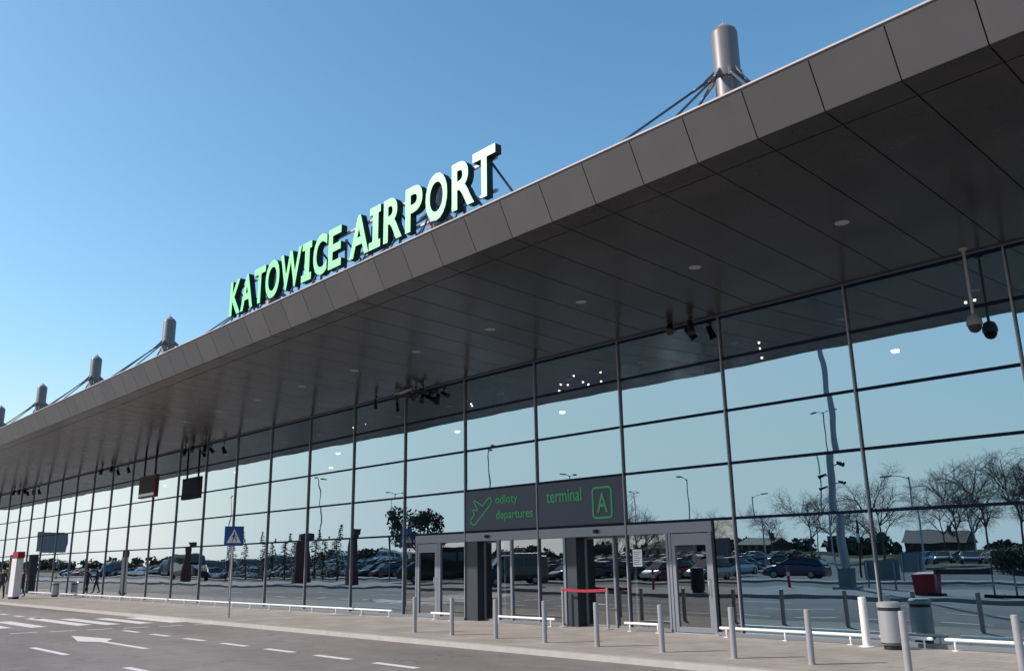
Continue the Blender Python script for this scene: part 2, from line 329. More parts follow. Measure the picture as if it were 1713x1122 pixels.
# openings in the entrance bays: (x0, x1) free of outer glass below 2.25
def pane(b, x0, x1, z0, z1, y=0., tilt=True):
    e1 = rnd.uniform(-1, 1)*.0038 if tilt else 0; e2 = rnd.uniform(-1, 1)*.0026 if tilt else 0
    b.add([(x0,y,z0),(x1,y+e1*(x1-x0),z0),(x1,y+e1*(x1-x0)+e2*(z1-z0),z1),(x0,y+e2*(z1-z0),z1)], [(0,1,2,3)])
for k in range(K0, K1):
    x0, x1 = k*W, (k+1)*W; b = MB()
    e = rnd.uniform(-1, 1)*.0012
    rows = [(.04, ZT[0]), (ZT[0], ZT[1]), (ZT[1], ZT[2]), (ZT[2], ZT[3]), (ZT[3], ZTOP)]
    for i, (z0, z1) in enumerate(rows):
        if i == 1 and k in (-4, -3): continue
        if i == 0 and k in (-5, -4, -3, -2): continue
        pane(b, x0+.03, x1-.03, z0+.03, z1-.03)
    P(b, 'glass_bay', 'facade_glass')
for k in range(K0, K1+1):
    b = MB(); b.box((k*W-.021, -.047, 0.0), (k*W+.021, .12, ZTOP-.02), 'mullion'); b.box((k*W-.021, -.060, 0.0), (k*W+.008, -.0471, ZTOP-.02), 'mullion_nose'); P(b, 'mullion')
for z in ZT+[ZTOP-.04]:
    b = MB()
    for k in range(K0, K1): b.box((k*W+.022, -.03, z-.031), ((k+1)*W-.022, .09, z+.031))
    P(b, 'transom', 'transom')
b = MB()
for x0, x1 in ((XL, -15.35), (-14.05, -12.78), (-11.2, -8.62), (-6.37, -5.1), (-3.8, XR)): b.box((x0, -.10, .0), (x1, .10, .075))
P(b, 'base_sill', 'frame_alu')
# header above the doors
b = MB(); b.box((-15.33, -.045, 2.29), (-12.835, .06, 2.535)); b.box((-12.765, -.045, 2.29), (-9.635, .06, 2.535)); b.box((-9.565, -.045, 2.29), (-6.435, .06, 2.535)); b.box((-6.365, -.045, 2.29), (-3.82, .06, 2.535))
h = P(b, 'door_header', 'frame_alu')
for x in (-11.75, -7.4):
    b = MB(); b.box((x-.07, -.12, 2.37), (x+.07, -.046, 2.46)); b.box((x-.05, -.15, 2.385), (x+.05, -.121, 2.43)); bevel(b.build('door_sensor', 'black', h), .01)
# fixed side panes of the entrance
for x0, x1 in ((-16+.03, -15.36), (-14.04, -12.84), (-11.26, -10.76), (-10.70, -9.64), (-9.56, -8.60), (-6.36, -5.12), (-3.76, -3.23)): b = MB(); pane(b, x0, x1, .08, 2.28 if x0 > -15.9 and x0 < -3.8 else 2.54); P(b, 'glass_side_pane', 'door_glass')
for x, w in ((-10.73, .035), (-8.60, .04), (-14.07, .05), (-5.14, .03), (-11.29, .035), (-7.12, .03)):
    b = MB(); yy = .0 if x != -7.12 else .32; b.box((x-w, yy-.05, 0), (x+w, yy+.06, 2.29)); P(b, 'door_post', 'frame_alu')
# two sliding doors standing open: dark lobby walls beside recessed leaves
for x0, x1, xe, d in ((-12.76, -12.25, -11.32, .27), (-8.56, -8.18, -6.44, .34)):
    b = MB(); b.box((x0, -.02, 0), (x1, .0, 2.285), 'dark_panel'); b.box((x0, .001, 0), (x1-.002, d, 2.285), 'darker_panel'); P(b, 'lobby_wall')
    b = MB(); pane(b, x1+.05, xe, .05, 2.26, d, False); g = P(b, 'glass_leaf', 'door_glass')
    b = MB(); b.box((x1+.0, d-.03, 0.02), (x1+.05, d+.03, 2.28)); b.box((xe-.02, d-.03, .02), (xe+.04, d+.03, 2.28)); b.box((x1+.05, d-.03, .0), (xe-.02, d+.03, .055)); b.box((x1+.05, d-.03, 2.235), (xe-.02, d+.03, 2.288)); P(b, 'door_leaf_frame', 'frame_alu')
b = MB(); b.box((-6.24, -.012, 1.52), (-5.95, -.004, 1.93), 'sign_white')
for i in range(7): b.box((-6.21, -.0145, 1.86-i*.05), (-5.99-.03*(i % 3), -.0125, 1.875-i*.05), 'grey_panel')
tag(b.build('paper_notice'), 'white paper notice stuck on the glass left of the right swing door', 'notice')
# two swing doors with thick frames
for x0, x1 in ((-15.3, -14.12), (-5.08, -3.84)):
    b = MB(); b.box((x0, -.06, 0), (x0+.07, .07, 2.288)); b.box((x1-.07, -.06, 0), (x1, .07, 2.288)); f = P(b, 'swing_door_frame', 'frame_alu')
    b = MB(); a0, a1 = x0+.075, x1-.075
    b.box((a0, -.045, .03), (a0+.10, .03, 2.27)); b.box((a1-.10, -.045, .03), (a1, .03, 2.27)); b.box((a0+.10, -.044, .03), (a1-.10, .029, .14)); b.box((a0+.10, -.044, 2.0), (a1-.10, .029, 2.27))
    dr = b.build('swing_door', 'frame_alu', f)
    b = MB(); pane(b, a0+.1, a1-.1, .14, 2.0, -.01, False); b.build('glass_leaf', 'door_glass', f)
    b = MB(); xx = a1-.05 if x0 > -10 else a1-.06; b.tube((xx, -.10, .85), (xx, -.10, 1.25), .012, n=8); b.tube((xx, -.046, .88), (xx, -.10, .88), .008, n=6); b.tube((xx, -.046, 1.22), (xx, -.10, 1.22), .008, n=6); b.build('door_handle', 'steel', f)
    b = MB(); b.box((x0-.1, -.16, .0), (x1+.1, -.07, .02)); b.build('threshold', 'steel', f)
# soffit: rises outwards from 7.36 at the glass to 7.69 at the edge
def zs(y): return ZTOP+(-y)/6.8*.33
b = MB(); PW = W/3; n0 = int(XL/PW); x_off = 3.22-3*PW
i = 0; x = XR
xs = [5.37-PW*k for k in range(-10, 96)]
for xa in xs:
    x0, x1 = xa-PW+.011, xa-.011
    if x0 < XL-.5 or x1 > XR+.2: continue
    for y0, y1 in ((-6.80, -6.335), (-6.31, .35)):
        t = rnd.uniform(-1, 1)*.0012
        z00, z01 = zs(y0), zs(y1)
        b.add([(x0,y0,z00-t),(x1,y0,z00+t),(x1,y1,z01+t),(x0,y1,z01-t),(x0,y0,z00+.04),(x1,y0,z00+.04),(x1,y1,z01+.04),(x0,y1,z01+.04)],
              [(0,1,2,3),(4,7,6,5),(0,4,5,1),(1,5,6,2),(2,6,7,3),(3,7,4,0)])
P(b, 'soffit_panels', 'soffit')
b = MB(); x0, x1 = min(xs)-PW, max(xs)
b.add([(XL-.5,-6.82,7.735),(XR,-6.82,7.735),(XR,.4,7.40),(XL-.5,.4,7.40),(XL-.5,-6.82,7.76),(XR,-6.82,7.76),(XR,.4,7.43),(XL-.5,.4,7.43)], [(0,1,2,3),(4,7,6,5),(0,4,5,1),(1,5,6,2),(2,6,7,3),(3,7,4,0)]); P(b, 'soffit_backing', 'fascia_joint')
# thin trim where the glass meets the soffit
b = MB(); b.box((XL, -.125, ZTOP-.035), (XR, -.09, ZTOP+.0)); P(b, 'head_trim', 'mullion')
# fascia panels, leaning out towards the top
b = MB()
for xa in xs:
    x0, x1 = xa-PW+.009, xa-.009
    if x0 < XL-.5 or x1 > XR+.2: continue
    t = rnd.uniform(-1, 1)*.0015
    b.add([(x0,-6.83,7.70),(x1,-6.83+t,7.70),(x1,-7.165+t,8.36),(x0,-7.165,8.36),(x0,-6.80,7.70),(x1,-6.80,7.70),(x1,-7.13,8.36),(x0,-7.13,8.36)],
          [(0,1,2,3),(4,7,6,5),(0,4,5,1),(1,5,6,2),(2,6,7,3),(3,7,4,0)])
P(b, 'fascia_panels', 'fascia')
b = MB(); b.add([(XL-.4,-6.79,7.705),(XR,-6.79,7.705),(XR,-7.12,8.36),(XL-.4,-7.12,8.36),(XL-.4,-6.7,7.705),(XR,-6.7,7.705),(XR,-7.0,8.36),(XL-.4,-7.0,8.36)], [(0,1,2,3),(4,7,6,5),(0,4,5,1),(1,5,6,2),(2,6,7,3),(3,7,4,0)]); P(b, 'fascia_backing', 'fascia_joint')
b = MB(); b.box((XL-.4, -7.15, 8.362), (XR, -6.9, 8.385)); P(b, 'gutter_strip', 'gutter')
b = MB(); b.box((XL-.4, -7.19, 8.387), (XR, -6.85, 8.414)); P(b, 'roof_flashing', 'flashing')
b = MB()
b.add([(XL-.4,-6.84,8.41),(XR,-6.84,8.41),(XR,34,9.95),(XL-.4,34,9.95),(XL-.4,-6.84,8.36),(XR,-6.84,8.36),(XR,34,9.75),(XL-.4,34,9.75)], [(0,1,2,3),(4,7,6,5),(0,4,5,1),(1,5,6,2),(2,6,7,3),(3,7,4,0)]); P(b, 'roof', 'gutter')
# interior
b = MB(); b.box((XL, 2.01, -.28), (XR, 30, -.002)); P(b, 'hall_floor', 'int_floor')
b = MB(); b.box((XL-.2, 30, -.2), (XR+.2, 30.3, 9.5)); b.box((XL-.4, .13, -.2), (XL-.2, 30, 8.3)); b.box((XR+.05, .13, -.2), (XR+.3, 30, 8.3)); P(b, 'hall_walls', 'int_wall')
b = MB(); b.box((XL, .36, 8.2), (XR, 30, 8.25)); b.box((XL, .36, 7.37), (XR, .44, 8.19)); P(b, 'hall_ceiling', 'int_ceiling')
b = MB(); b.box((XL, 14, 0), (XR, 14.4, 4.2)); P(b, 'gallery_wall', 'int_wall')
for k in range(-29, 6, 3):
    b = MB(); b.tube((k*W-.2, 4.5, -.02), (k*W-.2, 4.5, 8.2), .22, n=16); P(b, 'hall_column', 'int_wall')
for x, y in [(-1.66, 6.2), (-14.48, 6.2), (-20.8, 6.2), (-30.45, 6.2), (-42, 6.2), (-36.6, 9.5), (-53, 6.2)]:
    b = MB(); b.tube((x, y, 7.1), (x, y, 7.16), .10, .12, n=14, m='lamp_white'); b.tube((x, y, 7.16), (x, y, 8.2), .012, n=6, m='black'); P(b, 'hall_lamp')
for i, (x, z) in enumerate([(8.2+(x9-8.2)*.849, 1.75+(z9-1.75)*.849) for x9, z9 in [(-17.3, 8.7), (-17.2, 8.95), (-16.78, 8.87), (-16.42, 9.2), (-16.5, 8.6), (-15.9, 8.85), (-15.6, 8.7), (-14.91, 9.1), (-14.9, 8.72), (-7.5, 8.91), (-7.48, 8.7), (-7.44, 8.36), (-33.5, 9.05), (-33.1, 9.15), (-32.8, 9.0), (-32.3, 9.1), (-23.11, 8.84), (-23.2, 8.95), (-.6, 8.79), (-.35, 8.80)]]):
    b = MB(); y = 5.0; b.lathe([(.015, 0), (.035, .015), (.035, .05), (.015, .06)], (x, y, z), 10, 'lamp_warm' if i % 3 else 'lamp_white'); b.tube((x, y, z+.08), (x, y, 8.2), .01, n=5, m='black'); P(b, 'pendant_lamp')
# recessed downlights
for k in range(-27, 5):
    x = 1.58+W*k; y = -3.13; z = zs(y); b = MB(); b.lathe([(.115, -.012), (.13, -.006), (.13, .003)], (x, y, z), 20, 'steel'); b.lathe([(.02, -.016), (.095, -.0125), (.1, -.0121)], (x, y, z), 20, 'lens'); P(b, 'downlight')

# ------------------------------------------------------------------ roof masts
def make_mast(x, label):
    t = thing('roof_mast', label, 'mast', (x, 1.27, 8.7), 0, 'masts with stay cables along the terminal roof')
    b = MB(); b.lathe([(.36, -.6), (.36, 6.93), (.34, 7.01), (.30, 7.05)], n=32); b.build('pole', 'mast_paint', t)
    b = MB(); b.lathe([(.30, 7.051), (.16, 7.18), (.03, 7.30)], n=20); b.tube((0, 0, 7.30), (0, 0, 7.45), .012, n=6); b.build('cap', 'steel', t)
    b = MB(); b.lathe([(.365, 5.5), (.40, 5.52), (.40, 5.72), (.365, 5.74)], n=32); cl = b.build('collar', 'mast_paint', t)
    for ax, ay in ((-4.7, -6.27), (0, -6.27), (5.0, -6.27), (-4.3, -1.5), (4.3, -1.5), (-4.5, 7), (4.5, 7)):
        d = Vector((ax, ay, 0)).normalized(); a = Vector((0, 0, 5.62))+d*.38; e = Vector((ax, ay, 8.55+(ay+1.27+7)*.036-8.7)); dd = (e-a).normalized()
        b = MB(); q = a+dd*.38; s = d.cross(Vector((0, 0, 1)))*.03
        b.add([a+s+Vector((0,0,.15)), a+s-Vector((0,0,.12)), q+s-Vector((0,0,.07)), q+s+Vector((0,0,.07)), a-s+Vector((0,0,.15)), a-s-Vector((0,0,.12)), q-s-Vector((0,0,.07)), q-s+Vector((0,0,.07))],
              [(0,1,2,3),(4,7,6,5),(0,4,5,1),(1,5,6,2),(2,6,7,3),(3,7,4,0)]); b.build('lug', 'mast_paint', cl)
        b = MB(); b.tube(q-dd*.1, q+dd*.4, .045, .04, n=10); b.tube(q+dd*.35, e, .034, n=8); b.build('stay_rod', 'cable', t)
    return t
ML = ['thick grey steel mast with stay rods on the roof at the right, nearest the camera', 'grey mast with stay rods mostly hidden behind the last letters of the roof sign',
      'grey mast hidden behind the first word of the roof sign', 'grey roof mast just left of the sign letters', 'grey roof mast, second to the left of the sign', 'small grey roof mast, third to the left of the sign',
      'distant grey roof mast cut by the left edge of the photo', 'farthest roof mast beyond the left edge']
ALLM = [make_mast(-3.13-12.8*k, ML[k]) for k in range(7)]
ALLM.append(make_mast(9.67, 'roof mast beyond the right edge of the view'))

# ------------------------------------------------------------------ airport sign
YS, ZB, CAP = -6.25, 9.165, 1.11
SG = thing('airport_sign', 'large mint green and white lettering KATOWICE AIRPORT standing on the canopy edge', 'roof sign', (-10.4, YS, 8.5))
def letter(ch, x0, x1, parent=SG):
    q = .03*(x1-x0); x0, x1 = x0+q, x1-q
    if ch == 'I':
        # serifed capital I
        w = x1-x0; sw = .24; s0 = .20
        b = bmesh.new(); c = w/2; h = CAP
        pts = [(0,0),(w-.06,0),(w-.06,s0),(c+sw/2,s0),(c+sw/2,h-s0),(w-.06,h-s0),(w-.06,h),(.02,h),(.02,h-s0),(c-sw/2,h-s0),(c-sw/2,s0),(0,s0)]
        vs = [b.verts.new((p[0], p[1], 0)) for p in pts]; f = b.faces.new(vs); r = bmesh.ops.extrude_face_region(b, geom=[f])
        bmesh.ops.translate(b, verts=[v for v in r['geom'] if isinstance(v, bmesh.types.BMVert)], vec=(0, 0, .05)); me = bpy.data.meshes.new('I'); b.to_mesh(me); b.free()
        V = [(v.co.x, v.co.y, v.co.z) for v in me.vertices]; mnz = 0; sx = 1
    else:
        me = text_mesh(ch, 1.5, .025, .036 if ch != 'W' else .028)
        xx = [v.co.x for v in me.vertices]; yy = [v.co.y for v in me.vertices]; zz = [v.co.z for v in me.vertices]
        ex = .02 if ch in 'OC' else 0
        V = [((v.co.x-min(xx))/(max(xx)-min(xx))*(x1-x0), -ex+(v.co.y-min(yy))/(max(yy)-min(yy))*(CAP+2*ex), v.co.z-min(zz)) for v in me.vertices]
    F = [tuple(p.vertices) for p in me.polygons]
    zm = max(v[2] for v in V)
    ox, oy, oz = -10.4, YS, 8.5
    # face sheet (towards -y) and the dark can behind it
    b = MB(); b.add([(x0+x-ox, -(.05 if z > zm/2 else .038), ZB+y-oz) for x, y, z in V], F); root = b.build('letter', 'letter_face', parent); root['label'] = 'letter '+ch
    b = MB(); b.add([(x0+x-ox, (.13 if z < zm/2 else -.036), ZB+y-oz) for x, y, z in V], F); b.build('letter_can', 'letter_side', root)
    return root
for ch, x0, x1 in [('K',-16.70,-15.94),('A',-15.95,-15.12),('T',-15.10,-14.36),('O',-14.38,-13.50),('W',-13.50,-12.26),('I',-12.28,-11.66),('C',-11.66,-10.92),('E',-10.88,-10.22),
                   ('A',-9.86,-8.94),('I',-8.96,-8.38),('R',-8.34,-7.54),('P',-7.44,-6.74),('O',-6.66,-5.82),('R',-5.70,-4.90),('T',-4.98,-4.20)]: letter(ch, x0, x1)
b = MB(); ox, oy, oz = -10.4, YS, 8.5
for z in (ZB+.16, ZB+.92): b.box((-16.5-ox, .135, z-.03-oz), (-4.4-ox, .19, z+.03-oz))
b.build('carrier_rail', 'steel', SG)
x = -16.5
while x < -4.4:
    b = MB(); b.box((x-.03-ox, .195, -.12), (x+.03-ox, .24, ZB+.80-oz)); b.build('support_post', 'cable', SG)
    b = MB(); b.tube((x-ox, .24, ZB+.75-oz), (x+.05-ox, 1.7, .05), .028, n=6); b.build('brace', 'cable', SG)
    b = MB(); b.tube((x-ox, .1, ZB+.2-oz), (x-ox, -.25, .0), .025, n=6); b.build('foot', 'cable', SG)
    x += 1.217

b = MB(); b.tube((-4.62-ox, .15, ZB+.92-oz), (-4.12-ox, 1.25, .0), .028, n=6); b.build('brace', 'cable', SG)

# ------------------------------------------------------------------ departures board over the doors
def text_on(parent, txt, x0, x1, z0, z1, y, m='board_green', name='lettering', off=.0):
    me = text_mesh(txt, 1, .006, off); xx = [v.co.x for v in me.vertices]; yy = [v.co.y for v in me.vertices]
    mnx, mxx, mny, mxy = min(xx), max(xx), min(yy), max(yy)
    b = MB(); b.add([(x0+(v.co.x-mnx)/(mxx-mnx)*(x1-x0), y-v.co.z, z0+(v.co.y-mny)/(mxy-mny)*(z1-z0)) for v in me.vertices], [tuple(p.vertices) for p in me.polygons]); o = b.build(name, m, parent); o['label'] = 'lettering reading '+txt; return o
B1 = thing('departures_board', 'dark grey board with a green aeroplane and the words odloty departures', 'sign board', (-11.2, 0, 2.6))
b = MB(); b.box((-1.565, -.035, .005), (1.565, .05, 1.185)); b.build('board', 'dark_board', B1)
text_on(B1, 'odloty', -.17, .80, .68, 1.0, -.045, off=.014); text_on(B1, 'departures', -.14, 1.43, .22, .56, -.045, off=.012)
pl = [(-1.30,.24),(-1.18,.17),(-1.10,.18),(-.40,.74),(-.33,.86),(-.37,.93),(-.45,.94),(-.56,.88),(-.73,.72),(-1.10,.90),(-1.17,.86),(-.98,.64),(-1.02,.60),(-1.22,.62),(-1.12,.48),(-1.30,.34)]
b = MB(); b.ribbon(pl, .045, -.052, -.037, closed=True); b.build('aeroplane_symbol', 'board_green', B1)
B2 = thing('terminal_board', 'dark grey board with the green word terminal and a framed letter A', 'sign board', (-8.0, 0, 2.6))
b = MB(); b.box((-1.565, -.035, .005), (1.565, .05, 1.185)); b.build('board', 'dark_board', B2)
text_on(B2, 'terminal', -1.22, .12, .64, 1.0, -.045, off=.014); text_on(B2, 'A', .66, 1.03, .30, .80, -.045, off=.012)
def rr(x0, x1, z0, z1, r, n=4):
    o = []
    for cx, cz, a0 in ((x1-r, z0+r, -90), (x1-r, z1-r, 0), (x0+r, z1-r, 90), (x0+r, z0+r, 180)):
        for i in range(n+1): a = R(a0+90*i/n); o.append((cx+r*math.cos(a), cz+r*math.sin(a)))
    return o
b = MB(); b.ribbon(rr(.52, 1.17, .16, .94, .09), .055, -.052, -.037, closed=True); b.build('letter_frame', 'board_green', B2)

# ------------------------------------------------------------------ bumper rails
def rail(x0, x1, label):
    t = thing('bumper_rail', label, 'rail', ((x0+x1)/2, -.36, 0), 0, 'low white bumper rails along the foot of the glass')
    h = (x1-x0)/2; b = MB(); b.tube((-h, 0, .19), (h, 0, .19), .032, n=12); b.tube((-h-.02, 0, .19), (-h, 0, .19), .02, .032, n=12); b.tube((h, 0, .19), (h+.02, 0, .19), .032, .02, n=12); b.build('tube', 'white_paint', t)
    n = max(2, int(round((x1-x0)/1.6))+1)
    for i in range(min(n, 40)):
        x = -h+.15+(2*h-.3)*i/(n-1); b = MB(); b.tube((x, 0, .0), (x, 0, .165), .018, n=8); b.box((x-.05, -.05, 0), (x+.05, .05, .012)); b.build('leg', 'white_paint', t)
rail(-58, -34.6, 'farthest low white bumper rail below the glass at the left'); rail(-34.4, -16.15, 'long low white rail in front of the glass left of the entrance doors')
rail(-14.05, -12.95, 'very short low white rail between the left swing door and the sliding door'); rail(-11.1, -8.72, 'short low white rail between the two open sliding doors')
rail(-6.3, -5.15, 'short low white rail left of the right hand swing door'); rail(-3.55, 1.05, 'low white rail ending at the steel litter bin'); rail(1.3, 7.9, 'low white rail right of the litter bin')

# ------------------------------------------------------------------ bollards
def make_bollard(m, r, h, label, group, flange=False):
    t = thing('bollard', label, 'bollard', (0, 0, 0), 0, group); b = MB(); b.lathe([(r, 0), (r, h-.012), (r-.008, h-.002), (r-.02, h)], n=20); b.build('post', m, t)
    if flange: b = MB(); b.lathe([(r+.07, 0), (r+.07, .014), (r+.015, .02)], n=20); b.build('base_plate', m, t)
    else: b = MB(); b.lathe([(r+.012, 0), (r+.012, .012), (r+.002, .016)], n=20); b.build('base_ring', m, t)
    return t
BX = [(-10.45,-3.66),(-9.02,-3.60),(-7.42,-3.60),(-5.80,-3.63),(-4.32,-3.60),(-2.62,-3.66),(-1.00,-3.72),(.46,-3.70),(2.13,-3.9),(3.72,-3.98),(5.3,-4.0),(6.9,-4.0)]
BL = ['leftmost grey steel bollard on the pavement, before the left swing door', 'second grey bollard from the left, before the first dark lobby wall', 'third grey bollard from the left on the pavement',
      'fourth grey bollard from the left, under the terminal board', 'fifth grey bollard from the left, before the red barrier tape', 'sixth grey bollard from the left, before the right swing door',
      'seventh grey bollard from the left, before the last door post', 'eighth grey bollard from the left, left of the white post', 'big near grey bollard overlapping the litter bin and cut by the bottom edge',
      'rightmost grey bollard cut by the right edge of the photo', 'grey bollard just outside the right edge', 'grey bollard farther outside the right edge']
bp = None
for i, (x, y) in enumerate(BX):
    if bp is None: o = bp = make_bollard('bollard_metal', .053, .86, BL[0], 'grey steel bollards along the kerb')
    else: o = dup(bp, label=BL[i])
    o.location = (x, y, 0)
    if i in (8, 9): o.scale = (1.05, 1.05, 1.04)
wp = make_bollard('white_paint', .075, .92, 'white post with a round foot plate standing by the glass beside the litter bin', None, True); wp.location = (-.13, -.52, 0)

# ------------------------------------------------------------------ litter bins
def make_bin(m, label, loc, group=None, r=.21, h=.85):
    t = thing('litter_bin', label, 'bin', loc, 0, group)
    b = MB(); b.lathe([(r, .09), (r, h-.16)], n=32); b.build('drum', m, t)
    b = MB(); b.lathe([(r-.04, 0), (r-.04, .088)], n=24); b.build('plinth', 'black', t)
    b = MB(); b.lathe([(r-.012, h-.158), (r-.012, h-.10)], n=32, m='black'); b.lathe([(r+.004, h-.098), (r+.004, h-.03), (r-.03, h), (.09, h+.004)], n=32, m=m); b.build('lid', None, t)
    b = MB(); b.lathe([(r+.003, .10), (r+.003, .125)], n=32); b.build('foot_ring', 'black', t)
    return t
make_bin('steel', 'stainless steel drum litter bin with a dark plinth behind the nearest bollards', (.46, -.68, 0), 'steel litter bins')
make_bin('steel', 'small far steel litter bin by the glass at the left', (-51.6, -.55, 0), 'steel litter bins')
make_bin('black', 'dark litter bin on the opposite island, reflected in the right swing door', (-17.9, -18.9, .05), None, .32, 1.15)

# ------------------------------------------------------------------ red tape barrier in the open door
t = thing('tape_barrier', 'two steel posts with red tape across the open sliding door', 'barrier', (-7.75, -.22, 0))
for x in (-.78, .78):
    b = MB(); b.lathe([(.035, .0), (.035, .98), (.02, 1.0)], (x, 0, 0), 14); b.build('post', 'bollard_metal', t)
    b = MB(); b.lathe([(.12, 0), (.12, .015), (.04, .04)], (x, 0, 0), 20); b.build('foot', 'bollard_metal', t)
b = MB(); n = 10
for i in range(n):
    f = lambda k: -.03*math.sin(math.pi*k/n)
    a0, a1 = -.78+1.56*i/n, -.78+1.56*(i+1)/n; z0, z1 = .95+f(i), .95+f(i+1)
    b.add([(a0,-.036,z0-.035),(a1,-.036,z1-.035),(a1,-.036,z1+.035),(a0,-.036,z0+.035),(a0,-.04,z0-.035),(a1,-.04,z1-.035),(a1,-.04,z1+.035),(a0,-.04,z0+.035)], [(0,1,2,3),(4,7,6,5),(0,4,5,1),(2,6,7,3)])
b.build('tape', 'red', t)

# ------------------------------------------------------------------ pedestrian crossing sign
t = thing('crossing_sign', 'blue square pedestrian crossing sign on a grey pole by the kerb', 'traffic sign', (-21.0, -3.66, 0))
b = MB(); b.tube((0, 0, 0), (0, 0, 3.02), .034, n=12); b.build('pole', 'steel', t)
A = R(82)
def rot(p): x, y, z = p; return (x*math.cos(A)-y*math.sin(A), x*math.sin(A)+y*math.cos(A), z)
def sgn(b0): b0.v = [rot(v) for v in b0.v]; return b0
b = MB(); b.box((-.33, -.060, 2.36), (.33, -.042, 3.02)); pn = sgn(b).build('panel', 'sign_blue', t)
b = MB(); b.add([(-.25,-.066,2.46),(.25,-.066,2.46),(0,-.066,2.93),(-.25,-.062,2.46),(.25,-.062,2.46),(0,-.062,2.93)], [(0,1,2),(3,5,4),(0,3,4,1),(1,4,5,2),(2,5,3,0)]); sgn(b).build('triangle', 'sign_white', pn)
b = MB(); y0, y1 = -.072, -.067; w = .028
b.ribbon([(.0,2.76),(-.01,2.66)], .05, y0, y1); b.ribbon([(-.01,2.665),(-.07,2.50)], w, y0, y1); b.ribbon([(-.0,2.665),(.07,2.58),(.08,2.50)], w, y0-.001, y1); b.ribbon([(.0,2.745),(-.075,2.65)], .02, y0-.002, y1); b.ribbon([(.0,2.745),(.085,2.67)], .02, y0-.003, y1)
c = [(.03*math.cos(a)+.005, .03*math.sin(a)+2.80) for a in [i*math.pi/5 for i in range(10)]]
b.add([(x, y0, z) for x, z in c], [tuple(range(10))]); sgn(b).build('walking_figure', 'black', pn)
b = MB(); b.box((-.04, -.041, 2.5), (.04, .036, 2.53)); b.box((-.04, -.041, 2.85), (.04, .036, 2.88)); sgn(b).build('bracket', 'steel', t)

# ------------------------------------------------------------------ things hung from the soffit
t = thing('dome_camera', 'pale dome security camera on a long ceiling pole before the right end of the glass', 'camera', (2.62, -.40, 0))
b = MB(); b.tube((0, 0, 6.0), (0, 0, zs(-.4)-.0), .028, n=12); b.lathe([(.08, zs(-.4)-.03), (.08, zs(-.4)-.003)], n=16); b.build('pole', 'bollard_metal', t)
b = MB(); b.lathe([(.035, 6.06), (.10, 6.03), (.135, 5.94), (.14, 5.86), (.13, 5.84)], n=24); b.build('housing', 'grey_panel', t)
b = MB(); b.lathe([(.122, 5.838), (.115, 5.79), (.09, 5.74), (.05, 5.71), (.01, 5.70)], n=24); b.build('dome', 'black', t)
def floodlight(b, c, d, L=.34, r=.075, m='black'):
    c = Vector(c); d = Vector(d).normalized(); b.tube(c-d*L/2, c+d*L*.3, r*.8, r, n=12, m=m); b.tube(c+d*L*.3, c+d*L/2, r, r*1.25, n=12, m=m)
def hung(name, label, x, y, heads):
    t = thing(name, label, 'floodlight', (x, y, 0), 0, 'lamps and cameras hung under the canopy near the glass'); z = zs(y)
    for dx, dz, d, r in heads:
        b = MB(); b.tube((dx, 0, z), (dx, 0, z-dz+.02), .018, n=8); b.box((dx-.05, -.05, z-.02), (dx+.05, .05, z-.001)); br = b.build('hanger', 'black', t)
        b = MB(); floodlight(b, (dx, -.02, z-dz-.04), d, r=r); b.build('lamp_head', 'black', t)
hung('twin_floodlight', 'two black floodlights hung under the canopy above the entrance door', -4.35, -.40, [(0, .10, (.3, -.5, -.7), .085), (.62, .20, (.25, -.2, -.9), .085)])
hung('floodlight_cluster', 'cluster of black floodlights under the canopy left of the departures board', -17.2, -.45, [(0, .22, (.1, 0, -1), .06), (1.5, .12, (-.8, -.5, -.4), .08), (1.95, .18, (.5, -.5, -.3), .08), (2.35, .26, (-.6, -.3, -.5), .09), (2.75, .16, (.8, -.1, -.4), .07)])
b = MB(); z = zs(-.45); b.tube((-15.9, -.55, z-.12), (-15.0, -.5, z-.05), .05, n=10); t2 = b.build('pipe_lamp', 'bollard_metal'); tag(t2, 'short pale tube lamp sticking out of the floodlight cluster', 'lamp')
hung('floodlight_pair', 'pair of small black floodlights under the canopy above the hanging screen', -33.6, -.45, [(0, .28, (.1, -.4, -.8), .09), (.9, .2, (.5, -.3, -.6), .08), (2.3, .35, (.2, -.3, -.9), .09)])
hung('floodlight_pair', 'pair of small black floodlights far along the canopy at the left', -45.5, -.45, [(0, .22, (.1, -.3, -.9), .09), (1.7, .22, (.3, -.2, -.9), .09)])
hung('floodlight_pair', 'last black floodlights at the far left end of the canopy', -64.5, -.45, [(0, .22, (.1, -.3, -.9), .1), (1.5, .25, (.4, -.2, -.9), .1), (3.0, .3, (.4, -.2, -.9), .1)])
t = thing('hanging_screen', 'dark display box with a red frame hanging on two poles from the canopy', 'screen', (-36.2, -1.1, 0))
b = MB(); b.box((-1.05, -.10, 5.02), (1.05, .10, 6.08), 'dark_red'); b.box((-1.0, -.115, 5.28), (.98, -.101, 6.04), 'screen'); b.box((-1.0, -.116, 5.10), (.98, -.102, 5.22), 'sign_white'); b.box((-1.0, .101, 5.06), (1.0, .12, 6.04), 'black'); b.box((-1.06, -.09, 6.081), (1.06, .09, 6.11), 'black'); b.build('display_box', None, t)
for x in (-.7, .7): b = MB(); b.tube((x, 0, 6.1), (x, 0, zs(-1.1)), .05, n=10); b.build('pole', 'black', t)

